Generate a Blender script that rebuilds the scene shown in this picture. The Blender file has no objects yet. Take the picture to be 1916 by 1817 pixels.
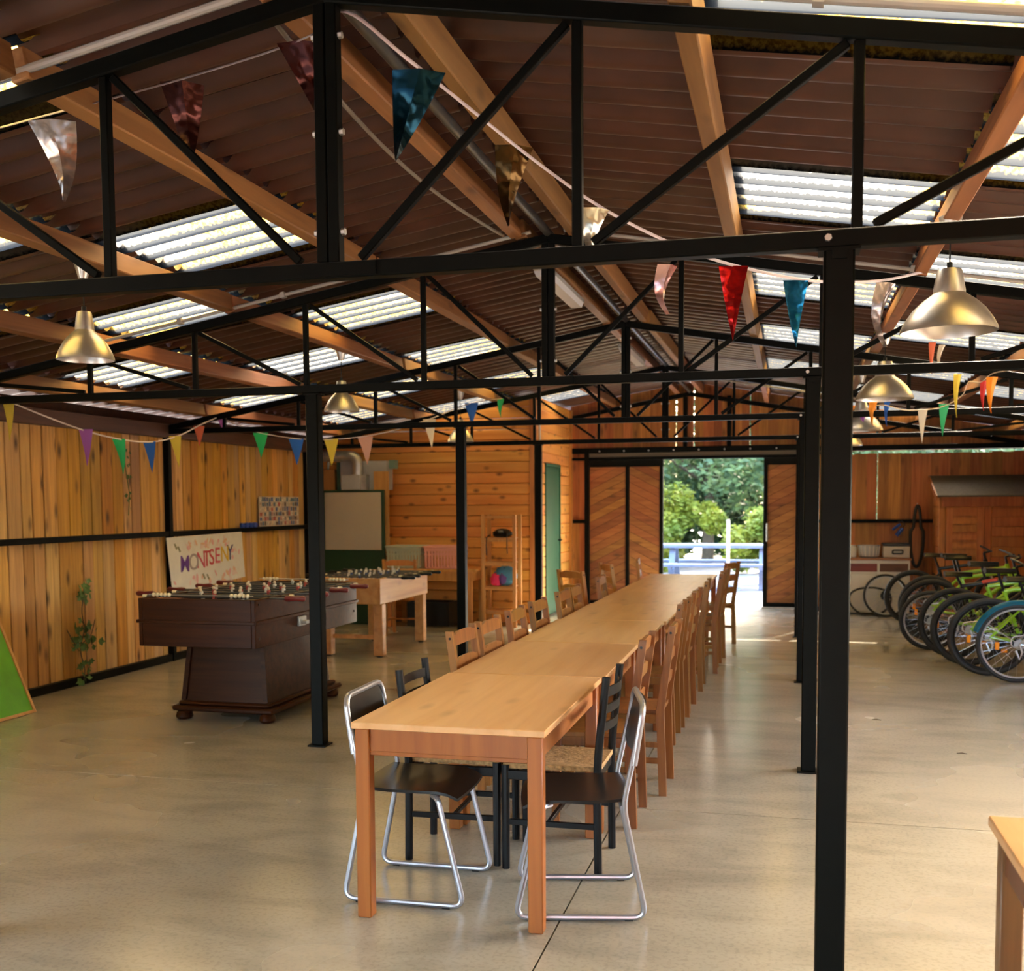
import bpy, math, random
from mathutils import Vector, Matrix
random.seed(11)
S = bpy.context.scene
COL = S.collection

# ------------------------------------------------------------------ camera
CAM = Vector((1.3799, 0.0, 1.5440))
cam_d = bpy.data.cameras.new('camera'); cam = bpy.data.objects.new('camera', cam_d); COL.objects.link(cam)
_y, _p, _r = math.radians(-14.3411), math.radians(-3.9134), math.radians(-0.357)
F = Vector((math.sin(_y)*math.cos(_p), math.cos(_y)*math.cos(_p), math.sin(_p)))
R0 = Vector((math.cos(_y), -math.sin(_y), 0)); U0 = R0.cross(F)
R = R0*math.cos(_r) + U0*math.sin(_r); U = U0*math.cos(_r) - R0*math.sin(_r)
M = Matrix((R, U, -F)).transposed().to_4x4(); M.translation = CAM
cam.matrix_world = M
cam_d.sensor_width = 36; cam_d.sensor_fit = 'HORIZONTAL'
cam_d.lens = 2015.49/1916*36
cam_d.shift_y = (1078.94-908.5)/1916
cam_d.clip_end = 500
cam_d.dof.use_dof = True; cam_d.dof.focus_distance = 4.4; cam_d.dof.aperture_fstop = 4.0
S.camera = cam

# ------------------------------------------------------------------ sky, sun, exposure
W = bpy.data.worlds.new('world'); S.world = W; W.use_nodes = True
nt = W.node_tree; bg = nt.nodes['Background']
sky = nt.nodes.new('ShaderNodeTexSky'); sky.sky_type = 'NISHITA'; sky.sun_disc = False
SUN_EL, SUN_AZ = math.radians(30), math.radians(22)      # azimuth measured from +Y towards +X
sky.sun_elevation = SUN_EL; sky.sun_rotation = SUN_AZ; sky.air_density = 1.0; sky.dust_density = 5.0
wt = nt.nodes.new('ShaderNodeMix'); wt.data_type = 'RGBA'; wt.blend_type = 'MULTIPLY'; wt.inputs[0].default_value = 1.0; wt.inputs[7].default_value = (1.0, .95, .86, 1)
nt.links.new(sky.outputs[0], wt.inputs[6]); nt.links.new(wt.outputs[2], bg.inputs[0]); bg.inputs[1].default_value = 0.6
sun_d = bpy.data.lights.new('sun', 'SUN'); sun = bpy.data.objects.new('sun', sun_d); COL.objects.link(sun)
sun_d.energy = 7.0; sun_d.angle = math.radians(0.8); sun_d.color = (1.0, 0.86, 0.66)
sd = Vector((math.sin(SUN_AZ)*math.cos(SUN_EL), math.cos(SUN_AZ)*math.cos(SUN_EL), math.sin(SUN_EL)))
sun.rotation_euler = sd.to_track_quat('Z', 'Y').to_euler(); sun.location = (0, 0, 20)
S.view_settings.view_transform = 'Standard'; S.view_settings.look = 'None'
S.view_settings.gamma = 1.0; S.view_settings.use_curve_mapping = False
S.view_settings.exposure = 3.2
S.cycles.use_denoising = True
S.cycles.use_adaptive_sampling = True; S.cycles.adaptive_threshold = 0.045
S.cycles.max_bounces = 7; S.cycles.diffuse_bounces = 5; S.cycles.glossy_bounces = 2; S.cycles.transmission_bounces = 4
S.cycles.sample_clamp_indirect = 8.0
S.cycles.caustics_reflective = False; S.cycles.caustics_refractive = False

# ------------------------------------------------------------------ geometry helpers
class G:
    def __init__(s): s.v = []; s.f = []; s.m = []
    def add(s, v, f, mi=0):
        o = len(s.v); s.v += [tuple(x) for x in v]; s.f += [tuple(i+o for i in q) for q in f]; s.m += [mi]*len(f); return s
    def box(s, c, d, rz=0.0, mi=0, ch=0.0, X=None):
        hx, hy, hz = d[0]/2, d[1]/2, d[2]/2
        X = X or Matrix.Rotation(rz, 3, 'Z'); c = Vector(c)
        if ch <= 0:
            P = [(x, y, z) for x in (-hx, hx) for y in (-hy, hy) for z in (-hz, hz)]
            Fc = [(0,1,3,2), (4,6,7,5), (0,4,5,1), (2,3,7,6), (0,2,6,4), (1,5,7,3)]
            return s.add([c+X@Vector(p) for p in P], Fc, mi)
        ch = min(ch, hx*.9, hy*.9, hz*.9); P = []; ix = {}
        for sx in (-1, 1):
            for sy in (-1, 1):
                for sz in (-1, 1):
                    for a in range(3):
                        ix[(sx, sy, sz, a)] = len(P)
                        P.append((sx*(hx-(ch if a != 0 else 0)), sy*(hy-(ch if a != 1 else 0)), sz*(hz-(ch if a != 2 else 0))))
        Fc = []
        def q(l, n):
            pts = [Vector(P[i]) for i in l]; nn = (pts[1]-pts[0]).cross(pts[2]-pts[0])
            Fc.append(tuple(l) if nn.dot(n) > 0 else tuple(reversed(l)))
        for a in range(3):
            b, e = (a+1) % 3, (a+2) % 3
            for sg in (-1, 1):
                l = []
                for sb, se in ((-1,-1), (1,-1), (1,1), (-1,1)):
                    k = [0]*3; k[a] = sg; k[b] = sb; k[e] = se; l.append(ix[(*k, a)])
                n = Vector((0,0,0)); n[a] = sg; q(l, n)
            for sb in (-1, 1):
                for se in (-1, 1):
                    k0 = [0]*3; k1 = [0]*3; k0[a] = -1; k1[a] = 1
                    k0[b] = k1[b] = sb; k0[e] = k1[e] = se
                    n = Vector((0,0,0)); n[b] = sb; n[e] = se
                    q([ix[(*k0, b)], ix[(*k1, b)], ix[(*k1, e)], ix[(*k0, e)]], n)
        for sx in (-1, 1):
            for sy in (-1, 1):
                for sz in (-1, 1): q([ix[(sx, sy, sz, a)] for a in range(3)], Vector((sx, sy, sz)))
        return s.add([c+X@Vector(p) for p in P], Fc, mi)
    def b2(s, a, b, mi=0, ch=0.0):
        return s.box([(a[i]+b[i])/2 for i in range(3)], [abs(b[i]-a[i]) for i in range(3)], 0, mi, ch)
    def bar(s, p0, p1, w, h, up=(0,0,1), mi=0, ch=0.0):
        p0, p1 = Vector(p0), Vector(p1); d = p1-p0; L = d.length; d.normalize()
        u = Vector(up); sd_ = d.cross(u)
        if sd_.length < 1e-4: sd_ = d.cross(Vector((0,1,0)))
        sd_.normalize(); uu = sd_.cross(d)
        return s.box((p0+p1)/2, (L, w, h), 0, mi, ch, Matrix((d, -sd_, uu)).transposed())
    def cyl(s, p0, p1, r0, r1=None, n=12, mi=0, cap=True):
        r1 = r0 if r1 is None else r1
        p0, p1 = Vector(p0), Vector(p1); d = (p1-p0).normalized()
        a = d.orthogonal().normalized(); b = d.cross(a); V = []; Fc = []
        for p, r in ((p0, r0), (p1, r1)):
            for i in range(n):
                t = 2*math.pi*i/n; V.append(p+a*r*math.cos(t)+b*r*math.sin(t))
        for i in range(n): j = (i+1) % n; Fc.append((i, j, n+j, n+i))
        if cap: Fc += [tuple(reversed(range(n))), tuple(range(n, 2*n))]
        return s.add(V, Fc, mi)
    def tube(s, pts, r, n=8, closed=False, mi=0, flat=1.0):
        pts = [Vector(p) for p in pts]; N = len(pts); V = []; Fc = []; prev = None
        for i, p in enumerate(pts):
            if closed: t = pts[(i+1) % N]-pts[i-1]
            else: t = pts[min(i+1, N-1)]-pts[max(i-1, 0)]
            t.normalize()
            a = t.orthogonal().normalized() if prev is None else (prev-t*prev.dot(t)).normalized()
            prev = a; b = t.cross(a)
            rr = r[i] if isinstance(r, (list, tuple)) else r
            for k in range(n):
                th = 2*math.pi*k/n; V.append(p+a*rr*math.cos(th)+b*rr*flat*math.sin(th))
        for i in range(N if closed else N-1):
            i2 = (i+1) % N
            for k in range(n): k2 = (k+1) % n; Fc.append((i*n+k, i*n+k2, i2*n+k2, i2*n+k))
        if not closed: Fc += [tuple(reversed(range(n))), tuple(range((N-1)*n, N*n))]
        return s.add(V, Fc, mi)
    def lathe(s, prof, n=24, c=(0,0,0), mi=0, X=None):
        V = []; Fc = []; c = Vector(c)
        for r, z in prof:
            for i in range(n):
                t = 2*math.pi*i/n; q = Vector((r*math.cos(t), r*math.sin(t), z)); V.append(c+(X@q if X else q))
        for k in range(len(prof)-1):
            for i in range(n): j = (i+1) % n; Fc.append((k*n+i, k*n+j, (k+1)*n+j, (k+1)*n+i))
        return s.add(V, Fc, mi)
    def prism(s, poly, O, Ux, Vx, t, mi=0):
        O, Ux, Vx = Vector(O), Vector(Ux), Vector(Vx); Nn = Ux.cross(Vx).normalized(); n = len(poly)
        A = [O+Ux*u+Vx*v for u, v in poly]; B = [p+Nn*t for p in A]
        Fc = [tuple(reversed(range(n))), tuple(range(n, 2*n))]
        for i in range(n): j = (i+1) % n; Fc.append((i, j, n+j, n+i))
        return s.add(A+B, Fc, mi)
    def ring(s, c, R_, r, ax='y', n=36, m=8, mi=0, flat=1.0):
        c = Vector(c); pts = []
        for i in range(n):
            t = 2*math.pi*i/n
            o = {'y': (R_*math.cos(t), 0, R_*math.sin(t)), 'z': (R_*math.cos(t), R_*math.sin(t), 0), 'x': (0, R_*math.cos(t), R_*math.sin(t))}[ax]
            pts.append(c+Vector(o))
        return s.tube(pts, r, m, True, mi)
    def ball(s, c, r, n=8, m=6, mi=0, sc=(1,1,1)):
        pr = [(max(r*math.sin(math.pi*k/m), 1e-4), -r*math.cos(math.pi*k/m)) for k in range(m+1)]
        return s.lathe(pr, n, c, mi, Matrix.Diagonal(Vector(sc)))

def mesh(name, g, mats, smooth=True):
    me = bpy.data.meshes.new(name); me.from_pydata(g.v, [], g.f)
    for m in (mats if isinstance(mats, (list, tuple)) else [mats]): me.materials.append(m)
    if any(g.m): me.polygons.foreach_set('material_index', g.m)
    if smooth:
        me.polygons.foreach_set('use_smooth', [True]*len(g.f)); me.update(); me.set_sharp_from_angle(angle=0.62)
    me.update(); return me
def link(name, data, parent=None, loc=(0,0,0), rot=None, scale=None):
    o = bpy.data.objects.new(name, data); COL.objects.link(o); o.location = loc
    if rot is not None: o.rotation_euler = rot if isinstance(rot, (tuple, list)) else (0, 0, rot)
    if scale: o.scale = scale
    if parent: o.parent = parent
    return o
def ob(name, g, mats, parent=None, loc=(0,0,0), rot=None, smooth=True): return link(name, mesh(name, g, mats, smooth), parent, loc, rot)
def tag(o, label, cat, group=None):
    o['label'] = label; o['category'] = cat
    if group: o['group'] = group
    return o
def thing(name, label, cat, loc=(0,0,0), rot=None, group=None): return tag(link(name, None, None, loc, rot), label, cat, group)
def struct(o): o['kind'] = 'structure'; return o
def dup(root, loc, rot, label, group=None):
    r = root.copy(); COL.objects.link(r); r.location = loc; r.rotation_euler = rot if isinstance(rot, (tuple, list)) else (0, 0, rot)
    r['label'] = label
    if group: r['group'] = group
    for ch in list(root.children):
        c = ch.copy(); COL.objects.link(c); c.parent = r
        for gch in list(ch.children):
            d = gch.copy(); COL.objects.link(d); d.parent = c
    return r
def clip(poly, a, b, c):            # keep a*x+b*y<=c
    out = []
    for i in range(len(poly)):
        p, q = poly[i], poly[(i+1) % len(poly)]; dp, dq = a*p[0]+b*p[1]-c, a*q[0]+b*q[1]-c
        if dp <= 0: out.append(p)
        if dp*dq < 0: t = dp/(dp-dq); out.append((p[0]+(q[0]-p[0])*t, p[1]+(q[1]-p[1])*t))
    return out

# ------------------------------------------------------------------ materials
def newmat(name):
    m = bpy.data.materials.new(name); m.use_nodes = True; n = m.node_tree
    return m, n, n.nodes['Principled BSDF']
def N(n, t, **kw):
    x = n.nodes.new(t)
    for k, v in kw.items(): setattr(x, k, v)
    return x
def plain(name, col, rough=.5, metal=0.0, noise=0.0, nscale=8.0, spec=None, bump=0.0):
    m, n, b = newmat(name); b.inputs['Roughness'].default_value = rough; b.inputs['Metallic'].default_value = metal
    b.inputs['Base Color'].default_value = (*col, 1)
    if spec is not None: b.inputs['Specular IOR Level'].default_value = spec
    if noise or bump:
        tc = N(n, 'ShaderNodeTexCoord'); no = N(n, 'ShaderNodeTexNoise'); no.inputs['Scale'].default_value = nscale; no.inputs['Detail'].default_value = 5
        n.links.new(tc.outputs['Object'], no.inputs['Vector'])
    if noise:
        mr = N(n, 'ShaderNodeMapRange'); mr.inputs[1].default_value = .3; mr.inputs[2].default_value = .7; mr.inputs[3].default_value = 1-noise; mr.inputs[4].default_value = 1+noise
        hs = N(n, 'ShaderNodeHueSaturation'); hs.inputs['Color'].default_value = (*col, 1)
        n.links.new(no.outputs[0], mr.inputs[0]); n.links.new(mr.outputs[0], hs.inputs['Value']); n.links.new(hs.outputs[0], b.inputs['Base Color'])
    if bump:
        bu = N(n, 'ShaderNodeBump'); bu.inputs['Strength'].default_value = bump; bu.inputs['Distance'].default_value = .01
        n.links.new(no.outputs[0], bu.inputs['Height']); n.links.new(bu.outputs[0], b.inputs['Normal'])
    return m
def wood(name, c1, c2, axis='z', rough=.5, var=.25, hue=.02, knot=.5, fine=22.0, knotc=(.05,.02,.008), satv=0.0, kal=2.6):
    m, n, b = newmat(name); L = n.links.new
    tc = N(n, 'ShaderNodeTexCoord'); oi = N(n, 'ShaderNodeObjectInfo')
    mu = N(n, 'ShaderNodeVectorMath', operation='SCALE'); mu.inputs[0].default_value = (37.0, 53.0, 71.0); L(oi.outputs['Random'], mu.inputs['Scale'])
    ad = N(n, 'ShaderNodeVectorMath', operation='ADD'); L(tc.outputs['Object'], ad.inputs[0]); L(mu.outputs[0], ad.inputs[1])
    def mp(cross, along):
        x = N(n, 'ShaderNodeMapping'); sc = [cross]*3; sc['xyz'.index(axis)] = along; x.inputs['Scale'].default_value = sc
        L(ad.outputs[0], x.inputs['Vector']); return x
    a = mp(fine, fine*.06); no = N(n, 'ShaderNodeTexNoise'); no.inputs['Scale'].default_value = 1; no.inputs['Detail'].default_value = 5; no.inputs['Distortion'].default_value = .8
    L(a.outputs[0], no.inputs['Vector'])
    cr = N(n, 'ShaderNodeMix', data_type='RGBA'); cr.inputs[6].default_value = (*c1, 1); cr.inputs[7].default_value = (*c2, 1)
    mr = N(n, 'ShaderNodeMapRange'); mr.inputs[1].default_value = .33; mr.inputs[2].default_value = .68; L(no.outputs[0], mr.inputs[0]); L(mr.outputs[0], cr.inputs[0])
    col = cr.outputs[2]
    if knot:
        k = mp(7.0, kal); vo = N(n, 'ShaderNodeTexVoronoi'); vo.inputs['Scale'].default_value = 1; L(k.outputs[0], vo.inputs['Vector'])
        kr = N(n, 'ShaderNodeMapRange'); kr.inputs[1].default_value = .06; kr.inputs[2].default_value = .24; kr.inputs[3].default_value = knot; kr.inputs[4].default_value = 0
        L(vo.outputs[0], kr.inputs[0]); mk = N(n, 'ShaderNodeMix', data_type='RGBA'); mk.inputs[7].default_value = (*knotc, 1)
        L(kr.outputs[0], mk.inputs[0]); L(col, mk.inputs[6]); col = mk.outputs[2]
    hs = N(n, 'ShaderNodeHueSaturation'); L(col, hs.inputs['Color'])
    v = N(n, 'ShaderNodeMapRange'); v.inputs[3].default_value = 1-var; v.inputs[4].default_value = 1+var; L(oi.outputs['Random'], v.inputs[0]); L(v.outputs[0], hs.inputs['Value'])
    h = N(n, 'ShaderNodeMath', operation='MULTIPLY'); h.inputs[1].default_value = 7.31; fr = N(n, 'ShaderNodeMath', operation='FRACT'); L(oi.outputs['Random'], h.inputs[0]); L(h.outputs[0], fr.inputs[0])
    hm = N(n, 'ShaderNodeMapRange'); hm.inputs[3].default_value = .5-hue; hm.inputs[4].default_value = .5+hue; L(fr.outputs[0], hm.inputs[0]); L(hm.outputs[0], hs.inputs['Hue'])
    if satv:
        h2 = N(n, 'ShaderNodeMath', operation='MULTIPLY'); h2.inputs[1].default_value = 13.7; f2_ = N(n, 'ShaderNodeMath', operation='FRACT'); L(oi.outputs['Random'], h2.inputs[0]); L(h2.outputs[0], f2_.inputs[0])
        sm = N(n, 'ShaderNodeMapRange'); sm.inputs[3].default_value = 1-satv; sm.inputs[4].default_value = 1.03; L(f2_.outputs[0], sm.inputs[0]); L(sm.outputs[0], hs.inputs['Saturation'])
    L(hs.outputs[0], b.inputs['Base Color']); b.inputs['Roughness'].default_value = rough
    bu = N(n, 'ShaderNodeBump'); bu.inputs['Strength'].default_value = .15; bu.inputs['Distance'].default_value = .004; L(no.outputs[0], bu.inputs['Height']); L(bu.outputs[0], b.inputs['Normal'])
    return m

m_steel = plain('black_steel', (.0022,.0028,.0023), .45, 0, .25, 20, .08)
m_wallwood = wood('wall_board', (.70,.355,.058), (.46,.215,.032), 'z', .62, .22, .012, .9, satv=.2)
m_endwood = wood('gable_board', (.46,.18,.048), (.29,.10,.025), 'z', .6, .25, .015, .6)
m_cabx = wood('cabin_board_x', (.84,.40,.085), (.70,.28,.048), 'x', .5, .10, .01, .85, 10, (.13,.04,.01), 0.0, 4.2)
m_caby = wood('cabin_board_y', (.84,.40,.085), (.70,.28,.048), 'y', .5, .10, .01, .85, 10, (.13,.04,.01), 0.0, 4.2)
m_trimw = wood('trim_wood', (.60,.27,.07), (.48,.19,.04), 'z', .5, .1, .01, .3)
m_chev = wood('chevron_board', (.36,.145,.042), (.24,.085,.024), 'x', .55, .20, .012, .6)
m_purlin = wood('purlin_wood', (.32,.145,.05), (.20,.082,.027), 'y', .6, .2, .015, .55, 14)
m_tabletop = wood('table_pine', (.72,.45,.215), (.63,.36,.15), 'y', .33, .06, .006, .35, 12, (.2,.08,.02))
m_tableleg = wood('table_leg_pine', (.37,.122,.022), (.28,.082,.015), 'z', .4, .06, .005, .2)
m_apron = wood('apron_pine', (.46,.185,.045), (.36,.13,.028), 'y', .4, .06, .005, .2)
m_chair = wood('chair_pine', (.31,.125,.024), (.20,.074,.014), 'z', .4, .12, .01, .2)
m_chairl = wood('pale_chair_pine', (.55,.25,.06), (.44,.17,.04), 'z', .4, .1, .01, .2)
m_dark = wood('dark_walnut', (.050,.014,.004), (.024,.007,.0025), 'x', .3, .05, .005, 0)
m_dark.node_tree.nodes['Principled BSDF'].inputs['Specular IOR Level'].default_value = .11
m_pine2 = wood('game_pine', (.60,.30,.10), (.46,.2,.055), 'y', .42, .08, .008, .3, 12)
m_shed = wood('shed_pine', (.46,.17,.045), (.33,.11,.027), 'z', .55, .12, .01, .3)
m_shelf = wood('shelf_pine', (.66,.34,.11), (.55,.25,.07), 'z', .45, .05, .005, .2)
m_ply = wood('ply', (.60,.30,.085), (.50,.23,.06), 'z', .5, .03, .004, .15)
m_green = plain('green_paint', (.008,.045,.016), .45, 0, .1, 6)
m_gdoor = plain('green_door_paint', (.022,.11,.055), .45, 0, .08, 5)
m_white = plain('white_paint', (.66,.62,.55), .5, 0, .05, 5)
m_board = plain('beige_board', (.52,.45,.34), .5, 0, .04, 3)
m_paper = plain('paper', (.72,.69,.63), .7, 0, .05, 9)
m_alu = plain('brushed_aluminium', (.58,.56,.53), .36, .85, .05, 30)
m_chrome = plain('grey_tube', (.42,.44,.50), .3, .75)
m_galv = plain('galvanised', (.48,.48,.46), .4, .7, .15, 14)
m_pvc = plain('grey_conduit', (.40,.38,.36), .5, 0, .05, 10)
m_black = plain('black_plastic', (.010,.010,.010), .3, spec=.3)
m_blackw = plain('black_lacquer', (.005,.005,.006), .35, spec=.2)
m_rubber = plain('tyre_rubber', (.020,.020,.019), .7, 0, .2, 40)
m_rush = plain('rush_seat', (.40,.24,.10), .8, 0, .35, 60, None, .6)
m_red = plain('dark_red_handle', (.12,.010,.012), .3)
m_cream = plain('cream_plastic', (.75,.68,.48), .4)
m_felt = plain('field_green', (.03,.06,.05), .5, 0, .2, 12)
m_grey = plain('grey_metal', (.42,.42,.42), .45, .1, .06, 10)
m_lime = plain('lime_paint', (.30,.60,.02), .3)
m_orange = plain('orange_reflector', (.95,.30,.01), .25)
m_redb = plain('red_paint', (.65,.06,.02), .35)
m_teal = plain('teal_paint', (.005,.10,.16), .25, .2)
m_silver = plain('silver_paint', (.55,.55,.55), .3, .6)
m_tube = plain('fluorescent_diffuser', (.70,.72,.80), .3)
m_blue = plain('blue_plastic', (.01,.06,.36), .4)
m_asph = plain('roof_felt', (.075,.068,.058), .9, 0, .2, 30)

def cloth(name, col, tr=.35, rough=.6):
    m, n, b = newmat(name); b.inputs['Base Color'].default_value = (*col, 1); b.inputs['Roughness'].default_value = rough
    t = N(n, 'ShaderNodeBsdfTranslucent'); t.inputs[0].default_value = (*col, 1); mx = N(n, 'ShaderNodeMixShader'); mx.inputs[0].default_value = tr
    n.links.new(b.outputs[0], mx.inputs[1]); n.links.new(t.outputs[0], mx.inputs[2]); n.links.new(mx.outputs[0], n.nodes['Material Output'].inputs[0]); return m
FL = {k: cloth('flag_'+k, c) for k, c in dict(yellow=(.72,.60,.08), purple=(.30,.10,.50), green=(.02,.42,.16), blue=(.02,.13,.60), coral=(.70,.16,.08), pink=(.72,.42,.34), white=(.75,.70,.60), orange=(.85,.30,.02), red=(.45,.02,.02)).items()}
def foil(name, col, tr=0.0):
    m, n, b = newmat(name); b.inputs['Base Color'].default_value = (*col, 1); b.inputs['Metallic'].default_value = .85; b.inputs['Roughness'].default_value = .22
    tc = N(n, 'ShaderNodeTexCoord'); no = N(n, 'ShaderNodeTexNoise'); no.inputs['Scale'].default_value = 9; no.inputs['Detail'].default_value = 2
    bu = N(n, 'ShaderNodeBump'); bu.inputs['Strength'].default_value = .7; bu.inputs['Distance'].default_value = .03
    n.links.new(tc.outputs['Object'], no.inputs['Vector']); n.links.new(no.outputs[0], bu.inputs['Height']); n.links.new(bu.outputs[0], b.inputs['Normal']); return m
FO = {k: foil('foil_'+k, c) for k, c in dict(silver=(.40,.33,.30), red=(.28,.008,.010), teal=(.001,.022,.040), gold=(.055,.028,.006), clear=(.55,.52,.42), pink=(.80,.50,.50), blue=(.01,.16,.38), rust=(.035,.007,.005)).items()}
m_ribbon = plain('ribbon', (.62,.55,.60), .4); m_ribbon2 = plain('striped_ribbon', (.70,.60,.55), .6)

# concrete floor
m_floor, n, b = newmat('polished_concrete'); L = n.links.new
geo = N(n, 'ShaderNodeNewGeometry')
n1 = N(n, 'ShaderNodeTexNoise'); n1.inputs['Scale'].default_value = .55; n1.inputs['Detail'].default_value = 3; n1.inputs['Roughness'].default_value = .5
n2 = N(n, 'ShaderNodeTexNoise'); n2.inputs['Scale'].default_value = 55; n2.inputs['Detail'].default_value = 3
mpn = N(n, 'ShaderNodeMapping'); mpn.inputs['Scale'].default_value = (.75, 1.7, 1); n3 = N(n, 'ShaderNodeTexNoise'); n3.inputs['Scale'].default_value = 2.0; n3.inputs['Detail'].default_value = 6; n3.inputs['Roughness'].default_value = .6; n3.inputs['Distortion'].default_value = .6
for q in (n1, n2): L(geo.outputs['Position'], q.inputs['Vector'])
L(geo.outputs['Position'], mpn.inputs[0]); L(mpn.outputs[0], n3.inputs['Vector'])
mx = N(n, 'ShaderNodeMix', data_type='RGBA'); mx.inputs[6].default_value = (.325,.295,.230,1); mx.inputs[7].default_value = (.40,.368,.295,1)
r1 = N(n, 'ShaderNodeMapRange'); r1.inputs[1].default_value = .3; r1.inputs[2].default_value = .7; L(n1.outputs[0], r1.inputs[0]); L(r1.outputs[0], mx.inputs[0])
mx2 = N(n, 'ShaderNodeMix', data_type='RGBA'); mx2.blend_type = 'MULTIPLY'; mx2.inputs[0].default_value = .6
r2 = N(n, 'ShaderNodeMapRange'); r2.inputs[1].default_value = .30; r2.inputs[2].default_value = .55; r2.inputs[3].default_value = .60; r2.inputs[4].default_value = 1.03; L(n3.outputs[0], r2.inputs[0])
cc = N(n, 'ShaderNodeCombineColor'); [L(r2.outputs[0], cc.inputs[i]) for i in range(3)]
L(mx.outputs[2], mx2.inputs[6]); L(cc.outputs[0], mx2.inputs[7])
mx3 = N(n, 'ShaderNodeMix', data_type='RGBA'); mx3.blend_type = 'MULTIPLY'; mx3.inputs[0].default_value = .5
r3 = N(n, 'ShaderNodeMapRange'); r3.inputs[1].default_value = .38; r3.inputs[2].default_value = .5; r3.inputs[3].default_value = .75; L(n2.outputs[0], r3.inputs[0])
c3 = N(n, 'ShaderNodeCombineColor'); [L(r3.outputs[0], c3.inputs[i]) for i in range(3)]
L(mx2.outputs[2], mx3.inputs[6]); L(c3.outputs[0], mx3.inputs[7]); L(mx3.outputs[2], b.inputs['Base Color'])
rr = N(n, 'ShaderNodeMapRange'); rr.inputs[1].default_value = .3; rr.inputs[2].default_value = .7; rr.inputs[3].default_value = .13; rr.inputs[4].default_value = .34; L(n1.outputs[0], rr.inputs[0]); L(rr.outputs[0], b.inputs['Roughness'])
bu = N(n, 'ShaderNodeBump'); bu.inputs['Strength'].default_value = .10; bu.inputs['Distance'].default_value = .004; L(n2.outputs[0], bu.inputs['Height']); L(bu.outputs[0], b.inputs['Normal'])

# roof sheets
m_sheet, n, b = newmat('brown_corrugated_sheet'); L = n.links.new
oi = N(n, 'ShaderNodeObjectInfo'); geo = N(n, 'ShaderNodeNewGeometry'); no = N(n, 'ShaderNodeTexNoise'); no.inputs['Scale'].default_value = 3; no.inputs['Detail'].default_value = 8
L(geo.outputs['Position'], no.inputs['Vector'])
mx = N(n, 'ShaderNodeMix', data_type='RGBA'); mx.inputs[6].default_value = (.070,.025,.016,1); mx.inputs[7].default_value = (.100,.054,.034,1)
st = N(n, 'ShaderNodeMapRange'); st.inputs[1].default_value = .55; st.inputs[2].default_value = 1.0; st.inputs[4].default_value = .7; L(oi.outputs['Random'], st.inputs[0]); L(st.outputs[0], mx.inputs[0])
hs = N(n, 'ShaderNodeHueSaturation'); vr = N(n, 'ShaderNodeMapRange'); vr.inputs[1].default_value = .3; vr.inputs[2].default_value = .7; vr.inputs[3].default_value = .7; vr.inputs[4].default_value = 1.3
L(no.outputs[0], vr.inputs[0]); L(vr.outputs[0], hs.inputs['Value']); L(mx.outputs[2], hs.inputs['Color']); L(hs.outputs[0], b.inputs['Base Color']); b.inputs['Roughness'].default_value = .42
m_lucent = bpy.data.materials.new('translucent_sheet'); m_lucent.use_nodes = True; n = m_lucent.node_tree; n.nodes.clear(); L = n.links.new
geo = N(n, 'ShaderNodeNewGeometry'); sp = N(n, 'ShaderNodeTexNoise'); sp.inputs['Scale'].default_value = 60; sp.inputs['Detail'].default_value = 4; L(geo.outputs['Position'], sp.inputs['Vector'])
lg = N(n, 'ShaderNodeTexNoise'); lg.inputs['Scale'].default_value = .8; lg.inputs['Detail'].default_value = 3; L(geo.outputs['Position'], lg.inputs['Vector'])
m1 = N(n, 'ShaderNodeMapRange'); m1.inputs[1].default_value = .40; m1.inputs[2].default_value = .55; L(sp.outputs[0], m1.inputs[0])
ca = N(n, 'ShaderNodeMix', data_type='RGBA'); ca.inputs[6].default_value = (.18,.105,.014,1); ca.inputs[7].default_value = (.34,.235,.047,1); L(m1.outputs[0], ca.inputs[0])
m2 = N(n, 'ShaderNodeMapRange'); m2.inputs[1].default_value = .50; m2.inputs[2].default_value = .66; L(lg.outputs[0], m2.inputs[0])
cb = N(n, 'ShaderNodeMix', data_type='RGBA'); cb.inputs[7].default_value = (.28,.285,.275,1); L(m2.outputs[0], cb.inputs[0]); L(ca.outputs[2], cb.inputs[6])
# speckled dirt and the shade of the unlit flanks, painted along the troughs
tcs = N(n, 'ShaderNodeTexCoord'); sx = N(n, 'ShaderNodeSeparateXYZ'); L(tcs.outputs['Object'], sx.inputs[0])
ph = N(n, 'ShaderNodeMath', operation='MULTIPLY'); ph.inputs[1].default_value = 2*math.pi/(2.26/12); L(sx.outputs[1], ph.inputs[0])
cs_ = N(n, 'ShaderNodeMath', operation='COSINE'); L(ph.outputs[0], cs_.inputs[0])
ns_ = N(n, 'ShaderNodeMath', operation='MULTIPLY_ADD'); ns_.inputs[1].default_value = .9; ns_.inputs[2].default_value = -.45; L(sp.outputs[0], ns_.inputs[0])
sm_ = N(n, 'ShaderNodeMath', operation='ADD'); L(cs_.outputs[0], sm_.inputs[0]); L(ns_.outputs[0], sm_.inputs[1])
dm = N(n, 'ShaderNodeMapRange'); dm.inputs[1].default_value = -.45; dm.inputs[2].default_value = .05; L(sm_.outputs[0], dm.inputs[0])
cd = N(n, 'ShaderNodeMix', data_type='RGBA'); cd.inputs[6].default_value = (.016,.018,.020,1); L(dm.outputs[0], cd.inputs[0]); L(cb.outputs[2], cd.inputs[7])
tl = N(n, 'ShaderNodeBsdfTranslucent'); df = N(n, 'ShaderNodeBsdfDiffuse'); L(cd.outputs[2], tl.inputs[0]); L(cd.outputs[2], df.inputs[0])
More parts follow.
